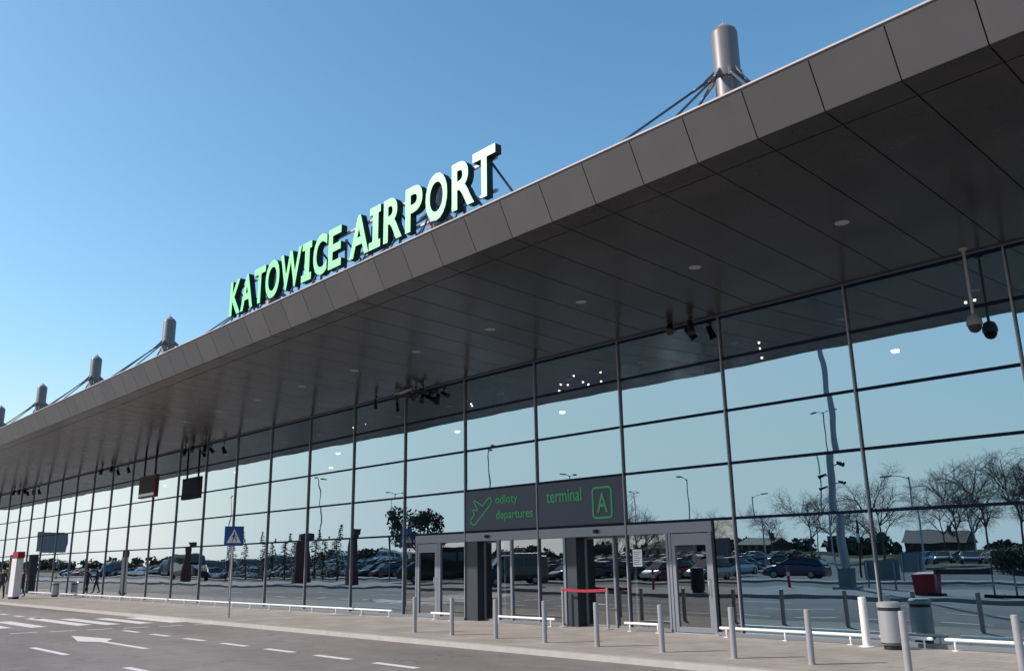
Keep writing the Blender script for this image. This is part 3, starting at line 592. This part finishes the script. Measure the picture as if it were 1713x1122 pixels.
# ------------------------------------------------------------------ pylon, kiosk and people at the left
t = thing('marker_pylon', 'tall white rectangular pylon with a red head on the pavement at the far left', 'pylon', (-50.4, -3.1, 0), R(18))
b = MB(); b.box((-.24, -.22, .12), (.24, .22, 2.30)); bevel(b.build('shaft', 'white_paint', t), .015)
b = MB(); b.box((-.21, -.19, 0), (.21, .19, .118)); b.build('foot', 'black', t)
b = MB(); b.box((-.20, -.24, 2.302), (.34, .20, 2.68)); bevel(b.build('head', 'red', t), .02)
t = thing('info_kiosk', 'dark narrow kiosk standing against the glass at the far left', 'kiosk', (-61.5, -.6, 0))
b = MB(); b.box((-.36, -.22, .05), (.36, .22, 2.65)); bevel(b.build('cabinet', 'dark_panel', t), .02)
b = MB(); b.box((-.28, -.24, .9), (.28, -.221, 2.4)); b.build('display', 'screen', t); b = MB(); b.box((-.4, -.26, 0), (.4, .26, .05)); b.build('base', 'black', t)

def person(label, loc, rz, top, legs='cloth_dark', h=1.74, step=.18, bag=False):
    s = h/1.75
    t = thing('person', label, 'person', loc, rz)
    J = {}; E = []; Rd = []; V = []
    def v(p, r): V.append(Vector(p)*s); Rd.append(r*s); return len(V)-1
    pel = v((0, 0, .95), .135)
    wa = v((0, -.01, 1.10), .125); ch = v((0, -.01, 1.30), .150); ub = v((0, 0, 1.43), .115); nk = v((0, -.01, 1.50), .058); hd = v((0, -.02, 1.57), .070); hc = v((0, -.035, 1.65), .093); ht = v((0, -.02, 1.72), .070)
    E += [(pel, wa), (wa, ch), (ch, ub), (ub, nk), (nk, hd), (hd, hc), (hc, ht)]
    nose = v((0, -.125, 1.635), .016); E.append((hc, nose))
    hands = []
    for sd, fw in ((-1, step), (1, -step)):
        hp = v((.09*sd, 0, .90), .098); kn = v((.10*sd, -fw*.5-.02, .50), .063); an = v((.10*sd, -fw+.03, .09), .045); toe = v((.11*sd, -fw-.14, .035), .036); E += [(pel, hp), (hp, kn), (kn, an), (an, toe)]
        sh = v((.175*sd, 0, 1.41), .062); el = v((.235*sd, .02+fw*.3, 1.13), .044); wr = v((.225*sd, -.07+fw*.7, .88), .030); pm = v((.22*sd, -.09+fw*.8, .81), .034); E += [(ub, sh), (sh, el), (el, wr), (wr, pm)]
        hands.append((Vector((.22*sd, -.09+fw*.8, .80))*s, sd))
    me = bpy.data.meshes.new('body'); me.from_pydata(V, E, []); o = bpy.data.objects.new('body', me); col.objects.link(o)
    sk = o.modifiers.new('s', 'SKIN'); sk.use_smooth_shade = True
    for i, r in enumerate(Rd): me.skin_vertices[0].data[i].radius = (r, r*(.78 if i in (0, 1, 2, 3) else 1))
    me.skin_vertices[0].data[0].use_root = True; sb = o.modifiers.new('b', 'SUBSURF'); sb.levels = 2; sb.render_levels = 2
    dg = bpy.context.evaluated_depsgraph_get(); em = bpy.data.meshes.new_from_object(o.evaluated_get(dg)); bpy.data.objects.remove(o)
    b = MB()
    V2 = [q.co.copy() for q in em.vertices]; b.v = [tuple(q) for q in V2]; b.mats = ['skin', top, legs, 'black', 'hair']
    for p in em.polygons:
        c = p.center/s; k = 1
        if c.z > 1.47: k = 0
        elif c.z < .93 and abs(c.x) < .19: k = 2
        elif c.z < .89: k = 0
        if c.z < .10: k = 3
        if c.z > 1.70 or (c.z > 1.56 and c.y > .0): k = 4
        b.f.append(tuple(p.vertices)); b.m.append(k); b.smooth.append(True)
    for hp, sd in hands:
        for i, L in enumerate((.062, .074, .078, .070)):
            a = hp+Vector((0, (-.024+.016*i)*s, -.02*s)); m1 = a+Vector((.004*sd, -.004, -L*.55))*s; e = m1+Vector((-.014*sd, -.004, -L*.45))*s; b.path([a, m1, e], [.009*s, .008*s, .006*s], 6, 'skin')
        a = hp+Vector((0, -.028*s, .015*s)); b.path([a, a+Vector((-.012*sd, -.026, -.025))*s, a+Vector((-.014*sd, -.03, -.055))*s], [.010*s, .009*s, .007*s], 6, 'skin')
    b.build('body', None, t)
    if bag:
        pass
    return t
person('person in dark red top standing left of the white pylon', (-51.6, -3.5, 0), R(60), 'cloth_dark', 'cloth_dark')
person('person in dark trousers and red jacket just right of the white pylon', (-53.6, -1.9, 0), R(-20), 'cloth_red', 'cloth_dark', 1.7)
person('person in dark blue clothes walking by the far left glass', (-55.8, -3.2, 0), R(200), 'cloth_blue', 'cloth_dark', 1.78)
for o in [o for o in bpy.data.objects if o.name == 'person']: o['label'] = 'person in dark clothes standing left of the white pylon'

# ------------------------------------------------------------------ what the glass mirrors: island, car park, trees
t = thing('camera_mast', 'tall steel camera mast on the opposite island, mirrored wavy in the glass', 'mast', (-13.0, -24.3, .05))
b = MB(); b.lathe([(.24, .0), (.22, 1.0), (.15, 8), (.11, 15)], n=16); b.build('pole', 'bollard_metal', t)
b = MB(); b.box((-.35, -.3, 0), (.35, .3, 1.05)); b.build('cabinet', 'grey_panel', t); b = MB(); b.box((-.6, -.5, 0), (.6, .5, .12)); b.build('footing', 'kerb', t)
for sx, z in ((-1, 5.6), (1, 6.1), (-1, 5.0), (1, 5.2)):
    b = MB(); b.tube((0, 0, z), (sx*.35, 0, z+.10), .035, n=8, m='bollard_metal'); floodlight(b, (sx*.5, -.05, z+.08), (sx*.9, .2, -.3), .42, .08, 'black'); b.build('camera_arm', None, t)
def lamp_post(label, x, y, h, arms=2, L=1.0, rz=0.):
    t = thing('street_lamp', label, 'street lamp', (x, y, -.1), rz, 'street lamps of the car park'); b = MB(); b.lathe([(.13, 0), (.11, .9), (.085, 1.0), (.055, h)], n=10); b.build('pole', 'bollard_metal', t)
    for a in range(arms):
        s = 1 if a == 0 else -1
        b = MB(); b.path([(0, 0, h-.15), (s*L*.5, 0, h+.05), (s*L, 0, h+.1)], .035, 7, 'bollard_metal'); b.box((min(s*L, s*(L+.75)), -.14, h+.04), (max(s*L, s*(L+.75)), .14, h+.16), 'grey_panel'); b.build('lamp_head', None, t)
for i, (x, y, h, a, L) in enumerate([(-37.8,-71,16.6,2,1.0),(-59,-42,13.0,2,.8),(-68,-62,11.9,2,.8),(-21,-51.6,7.2,1,1.8),(-41.5,-63.5,8.0,1,1.4),(-87,-38,11.8,2,.8),(-46,-58,9.5,1,1.3),(-102,-60,12,2,.9),(-125,-45,12,2,.9),(-29,-84,9,1,1.6),(-77,-88,11,2,.9),(-95,-95,12,2,.9),(-54,-98,9,1,1.4)]):
    lamp_post('slim grey %s street lamp, %s counted along the car park' % ('double armed' if a == 2 else 'single armed', ordw(i)), x, y, h, a, L, R(20+30*(i % 4)))
def pillar(label, x, y, h, w=1.05, rz=.3, red=True):
    t = thing('advert_pillar', label, 'pillar', (x, y, .05), rz, 'tapered pillars on the opposite island'); b = MB(); q = w/2; p = w*.27
    b.add([(-q,-q,0),(q,-q,0),(q,q,0),(-q,q,0),(-p,-p,h*.88),(p,-p,h*.88),(p,p,h*.88),(-p,p,h*.88)], [(0,3,2,1),(4,5,6,7),(0,1,5,4),(1,2,6,5),(2,3,7,6),(3,0,4,7)]); b.build('shaft', 'dark_red' if red else 'dark_panel', t)
    b = MB(); b.box((-p-.12, -p-.12, h*.88), (p+.12, p+.12, h)); b.build('head', 'dark_panel', t)
pillar('dark tapered pillar on the island, nearest of three', -52.3, -21.3, 4.2, 1.0); pillar('dark tapered pillar on the island, middle of three', -61.2, -21.9, 4.2, 1.1); pillar('dark tapered pillar on the island, farthest of three', -84, -21.6, 4.2, 1.0)
def board(label, x, y, w, h, z0, m, rz=0., name='notice_board'):
    t = thing(name, label, 'board', (x, y, .0), rz); b = MB(); b.box((-w/2, -.04, z0), (w/2, .04, z0+h)); bevel(b.build('panel', m, t), .01)
    for sx in (-1, 1): b = MB(); b.tube((sx*w*.38, .08, -.1), (sx*w*.38, .08, z0+h*.9), .045, n=8); b.build('post', 'bollard_metal', t)
board('wide grey notice board on two posts by the camera mast', -11.6, -24.9, 1.7, 1.05, .45, 'grey_panel', R(15)); board('smaller grey notice board farther back beside the service road', -15.4, -36.6, 1.5, 1.3, .6, 'grey_panel', R(10))
board('large dark green billboard before the round tree', -60, -30.5, 3.2, 2.0, 2.3, 'billboard_green', R(35), 'billboard'); board('very large grey billboard far to the left', -137, -22, 5.6, 2.9, 3.9, 'billboard', R(60), 'billboard'); board('blue grey billboard at the near corner of the car park', -42.5, -57.5, 3.6, 2.4, .9, 'billboard', R(30), 'billboard')
t = thing('grit_box', 'red grit box on the opposite island mirrored above the bin', 'box', (-7.6, -20.2, .05), R(12)); t.scale = (.62, .62, .92)
b = MB(); b.add([(-.75,-.4,0),(.75,-.4,0),(.75,.4,0),(-.75,.4,0),(-.82,-.45,.85),(.82,-.45,.85),(.82,.45,.75),(-.82,.45,.75)], [(0,3,2,1),(4,5,6,7),(0,1,5,4),(1,2,6,5),(2,3,7,6),(3,0,4,7)]); bevel(b.build('tub', 'red', t), .03)
b = MB(); b.add([(-.86,-.5,.86),(.86,-.5,.86),(.86,.5,.76),(-.86,.5,.76),(-.8,-.44,.97),(.8,-.44,.97),(.8,.44,.88),(-.8,.44,.88)], [(0,3,2,1),(4,5,6,7),(0,1,5,4),(1,2,6,5),(2,3,7,6),(3,0,4,7)]); bevel(b.build('lid', 'red', t), .02)
for i, (x, y) in enumerate([(-5.9,-19.6),(-2.8,-19.1),(.2,-18.8),(3.0,-18.9)]):
    t = thing('barrier_frame', 'low grey guard barrier on the opposite island, %s from the left' % ordw(i), 'barrier', (x, y, .05), R(8), 'low guard barriers on the island')
    for sx in (-1.15, 1.15):
        b = MB(); b.tube((sx, 0, 0), (sx, 0, .98), .035, n=8); b.build('post', 'bollard_metal', t); b = MB(); b.box((sx-.35, -.12, 0), (sx+.35, .12, .09)); b.build('foot', 'rubber', t)
    b = MB(); b.box((-1.2, -.03, .80), (1.2, .03, 1.0)); b.build('top_board', 'dark_panel', t); b = MB(); b.tube((-1.15, 0, .35), (1.15, 0, .35), .02, n=6); b.build('lower_rail', 'bollard_metal', t)
for i, (x, y, m) in enumerate([(-15.6,-23.3,'red'),(-22.5,-45.3,'dark_red'),(-24,-22.9,'red')]):
    t = thing('marker_post', 'slim red and white marker post, %s from the island edge' % ordw(i), 'post', (x, y, .0), 0, 'slim marker posts'); b = MB(); hh = 1.1 if i != 1 else 4.0
    b.lathe([(.07, 0), (.07, hh)], n=10); b.build('post', m, t); b = MB(); b.lathe([(.08, hh*.6), (.08, hh*.75)], n=10); b.build('band', 'white_paint', t)

# cars -----------------------------------------------------------------
def loft(sts):
    """stations: (x, z_low, z_mid, z_top, half_low, half_mid, half_top)"""
    b = MB(); vs = []; n = 10
    for x, zl, zm, zt, wl, wm, wt in sts:
        vs += [(x,-wl*.9,zl),(x,-wl,zl+.08),(x,-wm,zm),(x,-wt,zt-.03),(x,-wt*.85,zt),(x,wt*.85,zt),(x,wt,zt-.03),(x,wm,zm),(x,wl,zl+.08),(x,wl*.9,zl)]
    fs = []
    for j in range(len(sts)-1):
        for i in range(n): fs.append((j*n+i, j*n+(i+1) % n, (j+1)*n+(i+1) % n, (j+1)*n+i))
    fs += [tuple(range(n))[::-1], tuple((len(sts)-1)*n+i for i in range(n))]; b.add(vs, fs, None, False); return b
def make_car(kind, paint, label, group, wheels=True):
    root = thing('parked_car' if kind != 'van' else 'parked_van', label, 'car' if kind != 'van' else 'van', (0,0,0), 0, group)
    if kind == 'hatch': L, H = 4.1, 1.48; body = [(-2.05,.32,.6,.80,.70,.78,.70),(-1.95,.22,.6,.92,.8,.84,.76),(-1.1,.2,.6,.95,.84,.87,.80),(.6,.2,.6,.94,.84,.87,.80),(1.3,.2,.58,.86,.83,.85,.74),(1.85,.24,.52,.72,.76,.78,.62),(2.05,.32,.5,.60,.62,.64,.5)]; gh = [(-1.98,.9,1.0,1.02,.74,.74,.62),(-1.65,.9,1.2,1.40,.77,.72,.56),(-.7,.92,1.22,1.48,.79,.74,.58),(.25,.92,1.2,1.43,.78,.73,.56),(1.1,.86,.9,.93,.72,.72,.62)]; wb = 1.28
    elif kind == 'estate': L, H = 4.6, 1.5; body = [(-2.3,.34,.6,.84,.72,.78,.7),(-2.2,.22,.6,.95,.82,.85,.77),(-1.2,.2,.6,.96,.85,.88,.8),(.8,.2,.6,.94,.85,.88,.8),(1.5,.2,.58,.86,.83,.85,.74),(2.1,.24,.52,.70,.76,.78,.62),(2.3,.32,.5,.58,.62,.64,.5)]; gh = [(-2.22,.92,1.0,1.05,.74,.74,.62),(-1.95,.92,1.2,1.40,.77,.72,.57),(-.8,.94,1.24,1.50,.79,.74,.58),(.3,.93,1.22,1.45,.78,.73,.56),(1.25,.86,.9,.93,.72,.72,.62)]; wb = 1.38
    elif kind == 'saloon': L, H = 4.5, 1.44; body = [(-2.25,.36,.6,.82,.66,.72,.62),(-2.1,.24,.6,.92,.8,.84,.74),(-1.2,.2,.6,.95,.85,.88,.8),(.7,.2,.6,.92,.85,.88,.8),(1.45,.2,.56,.84,.83,.85,.74),(2.05,.24,.5,.68,.76,.78,.62),(2.25,.32,.48,.56,.6,.62,.5)]; gh = [(-1.75,.9,.93,.95,.7,.7,.6),(-1.05,.92,1.2,1.36,.77,.72,.54),(-.3,.92,1.22,1.43,.79,.73,.56),(.35,.92,1.2,1.39,.78,.72,.55),(1.2,.85,.88,.9,.72,.72,.62)]; wb = 1.35
    else: L, H = 5.9, 2.6; body = [(-2.95,.4,.8,2.5,.88,.92,.80),(-2.85,.3,.8,2.6,.94,.98,.84),(1.0,.3,.9,2.6,.95,.99,.84),(1.35,.3,.9,2.5,.95,.99,.80),(2.05,.3,.9,1.55,.95,.97,.80),(2.7,.35,.8,1.15,.9,.92,.76),(2.95,.42,.7,.95,.78,.8,.6)]; gh = None; wb = 1.95
    loft(body).build('body', paint, root)
    if gh:
        b = loft(gh); g = b.build('windows', 'car_glass', root)
        g2 = [(x, zt-.045 if 0 < i < len(gh)-1 else zt, zt-.02, zt+.012, wt+.03, wt+.02, wt) for i, (x, zl, zm, zt, wl, wm, wt) in enumerate(gh)][1:-1]; loft(g2).build('roof', paint, root)
    else:
        b = MB(); b.add([(1.36,-.83,2.42),(1.36,.83,2.42),(2.06,.85,1.60),(2.06,-.85,1.60),(1.33,-.80,2.40),(1.33,.80,2.40),(2.0,.8,1.57),(2.0,-.8,1.57)], [(0,1,2,3),(4,7,6,5),(0,4,5,1),(1,5,6,2),(2,6,7,3),(3,7,4,0)]); b.v = [(x+.03, y, z+.03) for x, y, z in b.v]; b.build('windscreen', 'car_glass', root)
        for s in (-1, 1):
            b = MB()
            for xa, xb in ((.35, 1.45), (-1.0, .2), (-2.4, -1.15)):
                xq = xb+(.42 if xb > 1 else 0); z0, z1 = 1.55, 2.2; w0, w1 = .962*s, .885*s
                b.add([(xa,w0,z0),(xq,w0,z0),(xb,w1,z1),(xa,w1,z1),(xa,w0*.97,z0),(xq,w0*.97,z0),(xb,w1*.97,z1),(xa,w1*.97,z1)], [(0,1,2,3),(4,7,6,5),(0,4,5,1),(1,5,6,2),(2,6,7,3),(3,7,4,0)])
            b.build('side_window', 'car_glass', root)
    r = .31 if kind != 'van' else .35; hw = .80 if kind != 'van' else .92
    for sx in (-1, 1):
        for sy in (-1, 1):
            b = MB(); a = Vector((sx*wb, sy*(hw-.16), r)); e = Vector((sx*wb, sy*(hw+.06), r)); b.tube(a, e, r, n=18, m='rubber'); b.tube(e, e+Vector((0, sy*.01, 0)), r*.62, r*.58, n=14, m='steel'); b.build('wheel', None, root)
    zl = .62 if kind != 'van' else .95
    for s in (-1, 1):
        b = MB(); b.box((L/2-.22, s*.44-.14, zl-.07), (L/2-.03, s*.44+.14, zl+.06)); bevel(b.build('headlight', 'headlight', root), .03)
        b = MB(); b.box((-L/2-.01, s*.64-.08, .74), (-L/2+.12, s*.64+.08, .90)); b.build('tail_light', 'tail_light', root)
        b = MB(); b.box((.7*1 if kind != 'van' else 1.55, s*.93-.07, .93 if kind != 'van' else 1.5), (.86 if kind != 'van' else 1.7, s*.93+.07, 1.04 if kind != 'van' else 1.8)); bevel(b.build('mirror', paint, root), .02)
    return root
v = make_car('van', 'paint_black', 'dark high roof van on the island, mirrored left of the entrance', None); v.location = (-45.6, -24.6, .06); v.rotation_euler = (0, 0, R(128))
v2 = dup(v, (-35.4, -22.6, .06), R(120), 'smaller dark van, mirrored behind the sliding doors'); v2.scale = (.8, .8, .76)
v3 = dup(v, (-104, -30.5, -.1), R(6), 'long dark coach on the service road at the far left'); v3['category'] = 'coach'; v3.name = 'coach'; v3.scale = (1.7, 1.15, 1.25)
kinds = ['hatch', 'estate', 'saloon']; cols = ['silver', 'white', 'black', 'dark blue', 'red', 'grey', 'green', 'silver', 'silver', 'white', 'grey']
protos = {}
KN = {'van': 'delivery van', 'hatch': 'hatchback', 'estate': 'estate car', 'saloon': 'saloon'}
def car(kind, c, x, y, rz, label, group='cars parked in the car park'):
    if (kind, c) not in protos: o = protos[(kind, c)] = make_car(kind, 'paint_'+c, label, group); o.location = (x, y, zl(y)); o.rotation_euler = (0, 0, rz); return o
    o = dup(protos[(kind, c)], (x, y, zl(y)), rz, label); o['group'] = group; return o
car('estate', 'plum', -26.0, -42.2, R(168), 'plum estate car standing alone nearest the camera mast in the mirror image', None)
rows = [(-42.3, -31.0, -190), (-47.6, -32, -190), (-57.0, -37, -175), (-62.4, -40, -170), (-73.0, -44, -150), (-88.0, -50, -145)]
for ri, (y, xa, xb) in enumerate(rows):
    x = xa; i = 0
    while x > xb:
        x -= 2.55+rnd.uniform(-.08, .12)
        if rnd.random() < .04: x -= 2.6
        kd = rnd.choice(kinds); c = rnd.choice(cols)
        if rnd.random() < .10 and i > 6: kd = 'van'; c = rnd.choice(['white', 'silver', 'grey', 'white', 'dark blue'])
        car(kd, c, x, y+rnd.uniform(-.25, .25), R(90 if rnd.random() < .6 else -90)+rnd.uniform(-.03, .03), '%s %s, %s from the right in the %s row of the car park' % (c, KN[kd], ordw(i), ORD[ri]), 'cars parked in the car park' if kd != 'van' else 'vans parked in the car park'); i += 1
for i, (x, y) in enumerate([(-22,-70),(-24.8,-71),(-27.6,-72),(-19,-72),(-30.5,-74),(-25,-77),(-21,-78),(-29,-79)]):
    kd = kinds[i % 3]; c = cols[(i*3) % 11]; car(kd, c, x, y, R(60+i*7), '%s %s, %s car of the loose group before the bare trees' % (c, KN[kd], ordw(i)), 'cars before the bare trees')

# trees ----------------------------------------------------------------
def bare_tree(seed, h, spread, levels=5):
    r = random.Random(seed); tr = MB(); tw = MB()
    def grow(p, d, L, rad, lv):
        b = tr if lv < 2 else tw; n = 4 if lv == 0 else 3; q = p
        for i in range(n):
            d = (d+Vector((r.uniform(-1,1), r.uniform(-1,1), r.uniform(-.35,.35)))*(.08 if lv == 0 else .22)).normalized(); e = q+d*L/n; b.tube(q, e, rad*(1-i*.18), rad*(1-(i+1)*.18), 6 if lv < 2 else 3, caps=False); q = e
            if lv < levels and (lv > 0 or i > 0):
                for _ in range(3 if lv == 0 else 2 if lv < levels-1 else 3):
                    a = r.uniform(0, 2*math.pi); t = Vector((math.cos(a), math.sin(a), 0)); u = d.orthogonal().normalized(); w = d.cross(u); t2 = u*math.cos(a)+w*math.sin(a)
                    dd = (d*.7+t2*spread*1.25+Vector((0, 0, .10))).normalized(); grow(q, dd, L*r.uniform(.52, .74)*(.8 if lv == 0 else .92), rad*.46, lv+1)
    grow(Vector((0, 0, -.2)), Vector((0, 0, 1)), h*.62, h*.017, 0)
    return tr, tw
TB = []
for i, (h, sp, lv) in enumerate([(11.5, .62, 4), (12.5, .55, 4), (9.5, .85, 4)]):
    tr, tw = bare_tree(10+i, h, sp, lv); t = thing('bare_tree', 'x', 'tree', (0,0,0), 0, 'leafless trees beyond the car park'); tr.build('trunk', 'bark', t); tw.build('twigs', 'bark', t); TB.append(t)
spots = [(0,-50,-89,.88,'bare tree standing alone beside the camera mast reflection'),(1,-41,-88,.92,'broad bare tree directly behind the camera mast reflection'),(2,-40,-104,1.,'low wide bare tree left of the dense row'),
         (0,-33.5,-96,.78,None),(1,-30.5,-92,.85,None),(0,-28,-99,.92,None),(1,-26,-90,.88,None),(2,-24.5,-96,1.1,None),(0,-22,-92,.95,None),(1,-37,-101,.85,None),(1,-19.5,-95,1.05,None),(0,-17,-93,1.05,None),
         (2,-61,-63,.72,'small bare tree above the right swing door'),(0,-56,-62,.60,'slender bare tree beside the small one above the right swing door'),(2,-47,-96,.7,'bare tree between the lone tree and the broad tree'),
         (1,-57,-108,.9,None),(0,-70,-112,.8,None),(2,-84,-116,.9,None),(1,-104,-118,1.,None)]
used = set(); j = 0
for k, x, y, s, lb in spots:
    zb = 1.6 if y < -88 and x > -48 else zl(y) if x < -45 else -.1
    if lb is None: lb = 'leafless tree, %s of the loose row beyond the parked cars' % ordw(j); j += 1
    s *= .92
    if k in used: o = dup(TB[k], (x, y, zb), rnd.uniform(0, 6), lb)
    else: o = TB[k]; used.add(k); o.location = (x, y, zb); o['label'] = lb
    o.scale = (s, s, s)
def leaf_cloud(b, c, rad, n, r, size=.3, squash=1.):
    for _ in range(n):
        d = Vector((r.gauss(0,1), r.gauss(0,1), r.gauss(0,1))).normalized()*(r.random()**.45); p = Vector(c)+Vector((d.x*rad, d.y*rad, d.z*rad*squash)); u = Vector((r.uniform(-1,1), r.uniform(-1,1), r.uniform(-1,1))).normalized(); w = u.cross(Vector((r.uniform(-1,1), r.uniform(-1,1), r.uniform(-1,1)))).normalized(); s = size*r.uniform(.6, 1.3)
        b.add([p-u*s*.5, p+w*s*.35, p+u*s*.5, p-w*s*.35], [(0,1,2,3)])
t = thing('leafy_tree', 'round dark evergreen tree mirrored above the van', 'tree', (-64.2, -36.2, 0)); r_ = random.Random(5)
b = MB(); b.tube((0,0,-.2), (.1,0,2.4), .22, .15, 8); 
for a in range(6): an = a*1.05; b.tube((.1,0,2.2), (1.4*math.cos(an), 1.4*math.sin(an), 4.4), .11, .03, 6)
b.build('trunk', 'bark', t); b = MB()
for _ in range(26): an = r_.uniform(0, 6.28); q = r_.uniform(.2, 1)**.6*2.4; leaf_cloud(b, (q*math.cos(an), q*math.sin(an), r_.uniform(3.4, 6.2)), r_.uniform(.6, .95), 130, r_, .3)
b.build('crown', 'leaf_dark', t)
def conifer(seed, h):
    r = random.Random(seed); t = thing('conifer', 'x', 'tree', (0,0,0), 0, 'young conifers beside the road'); b = MB(); b.tube((0,0,-.2), (0,0,h), .09, .01, 6); b.build('trunk', 'bark', t); b = MB(); z = .5
    while z < h:
        R0 = (h-z)*.25+.08
        for k in range(7):
            a = r.uniform(0, 6.28)
            for q in range(7): rr_ = R0*(q+1)/7; p = Vector((rr_*math.cos(a), rr_*math.sin(a), z-rr_*.25)); s = .15; u = Vector((r.uniform(-1,1), r.uniform(-1,1), r.uniform(-.6,.6))).normalized(); w = u.cross(Vector((0,0,1))).normalized(); b.add([p-u*s, p+w*s*.5, p+u*s, p-w*s*.5], [(0,1,2,3)])
        z += .22
    b.build('foliage', 'leaf_dark', t); return t
cf = conifer(3, 5.4)
for i, (x, y, s) in enumerate([(-92,-34,1),(-88,-33.4,.85),(-85,-33.6,.95),(-82,-33,.8),(-78.5,-33,1.0),(-75.5,-32.4,.85),(-72.5,-32.2,1.05),(-98,-34.5,1.05),(-103,-35,.9)]):
    o = cf if i == 0 else dup(cf, None, i*1.1); o.location = (x, y, 0); o.scale = (s, s, s); o['label'] = 'young spire shaped conifer, %s of the roadside line' % ordw(i)
# shrubs and a dense dark bush at the right
def bush(label, x, y, rad, n=1400, sq=.7, m='leaf_olive'):
    t = thing('shrub', label, 'shrub', (x, y, 0), 0, 'dark shrubs round the car park'); b = MB(); r = random.Random(int(x*7)); 
    for a in range(5): an = a*1.26+.3; b.tube((0,0,-.2), (rad*.5*math.cos(an), rad*.5*math.sin(an), rad*.7), .05, .015, 5)
    b.build('stems', 'bark', t); b = MB()
    for _ in range(9): an = r.uniform(0, 6.28); q = r.uniform(0, .6)*rad; leaf_cloud(b, (q*math.cos(an), q*math.sin(an), rad*sq*r.uniform(.45, .9)), rad*.5, n//9, r, rad*.13)
    b.build('foliage', m, t)
bush('dark rounded shrub at the right edge of the mirror image', -18.6, -63, 2.2); bush('low olive shrub beside the car park entrance', -38, -66, 1.6); bush('twiggy shrub behind the billboard', -46, -66, 1.9); bush('dark shrub under the lone bare tree', -52, -86, 1.8)
# far woods: one mass on the horizon
b = MB(); r = random.Random(21)
for i in range(230):
    x = -560+i*2.9; y = -300+r.uniform(-14, 14)+(x+300)*.12; hh = r.uniform(3.5, 6)+1.4*math.sin(x*.021); leaf_cloud(b, (x, y, 1.5+hh*.5), hh*.62, 60, r, 2.4, .9)
for i in range(150):
    y = -300+i*2.6; x = -520+r.uniform(-10, 10); hh = r.uniform(4, 6); leaf_cloud(b, (x, y, hh*.5), hh*.6, 50, r, 2.6, .9)
tag(b.build('far_woods', 'leaf_olive'), 'dark strip of woods along the horizon behind the car park', 'woods', kind='stuff')
# houses on the bank
def house(label, x, y, w, d, h, rh, rz, zb=2.4, m='brick'):
    t = thing('house', label, 'house', (x, y, zb), rz, 'low houses on the grassy bank'); b = MB(); b.box((-w/2, -d/2, -1.5), (w/2, d/2, h)); b.build('wall', m, t)
    b = MB(); o_ = .4; b.add([(-w/2-o_,-d/2-o_,h),(w/2+o_,-d/2-o_,h),(w/2+o_,d/2+o_,h),(-w/2-o_,d/2+o_,h),(-w/2-o_,0,h+rh),(w/2+o_,0,h+rh)], [(0,1,5,4),(2,3,4,5),(0,4,3),(1,2,5),(3,2,1,0)]); rf = b.build('roof', 'roof_red', t)
    b = MB(); b.box((w*.2, -.4, h+rh*.4), (w*.2+.7, .4, h+rh+.8)); b.build('chimney', 'brick', rf)
    for i in range(4):
        xx = -w/2+w*(i+.5)/4; b = MB(); b.box((xx-.6, d/2+.003, 1.0), (xx+.6, d/2+.06, 2.3), 'roof_red'); b.box((xx-.5, d/2+.061, 1.1), (xx+.5, d/2+.07, 2.2), 'car_glass'); b.build('window', None, t)
house('long low dark house with a red brown roof on the bank', -70, -176, 12, 9, 2.2, 2.0, R(-8), 2.0); house('small dark house beside the lone bare tree', -108, -172, 9, 8, 2.4, 1.8, R(10), 1.8); house('pale plastered house far behind the car park', -150, -190, 14, 9, 2.6, 2.2, R(5), 1.8, 'plaster')
print('objects', len(bpy.data.objects))
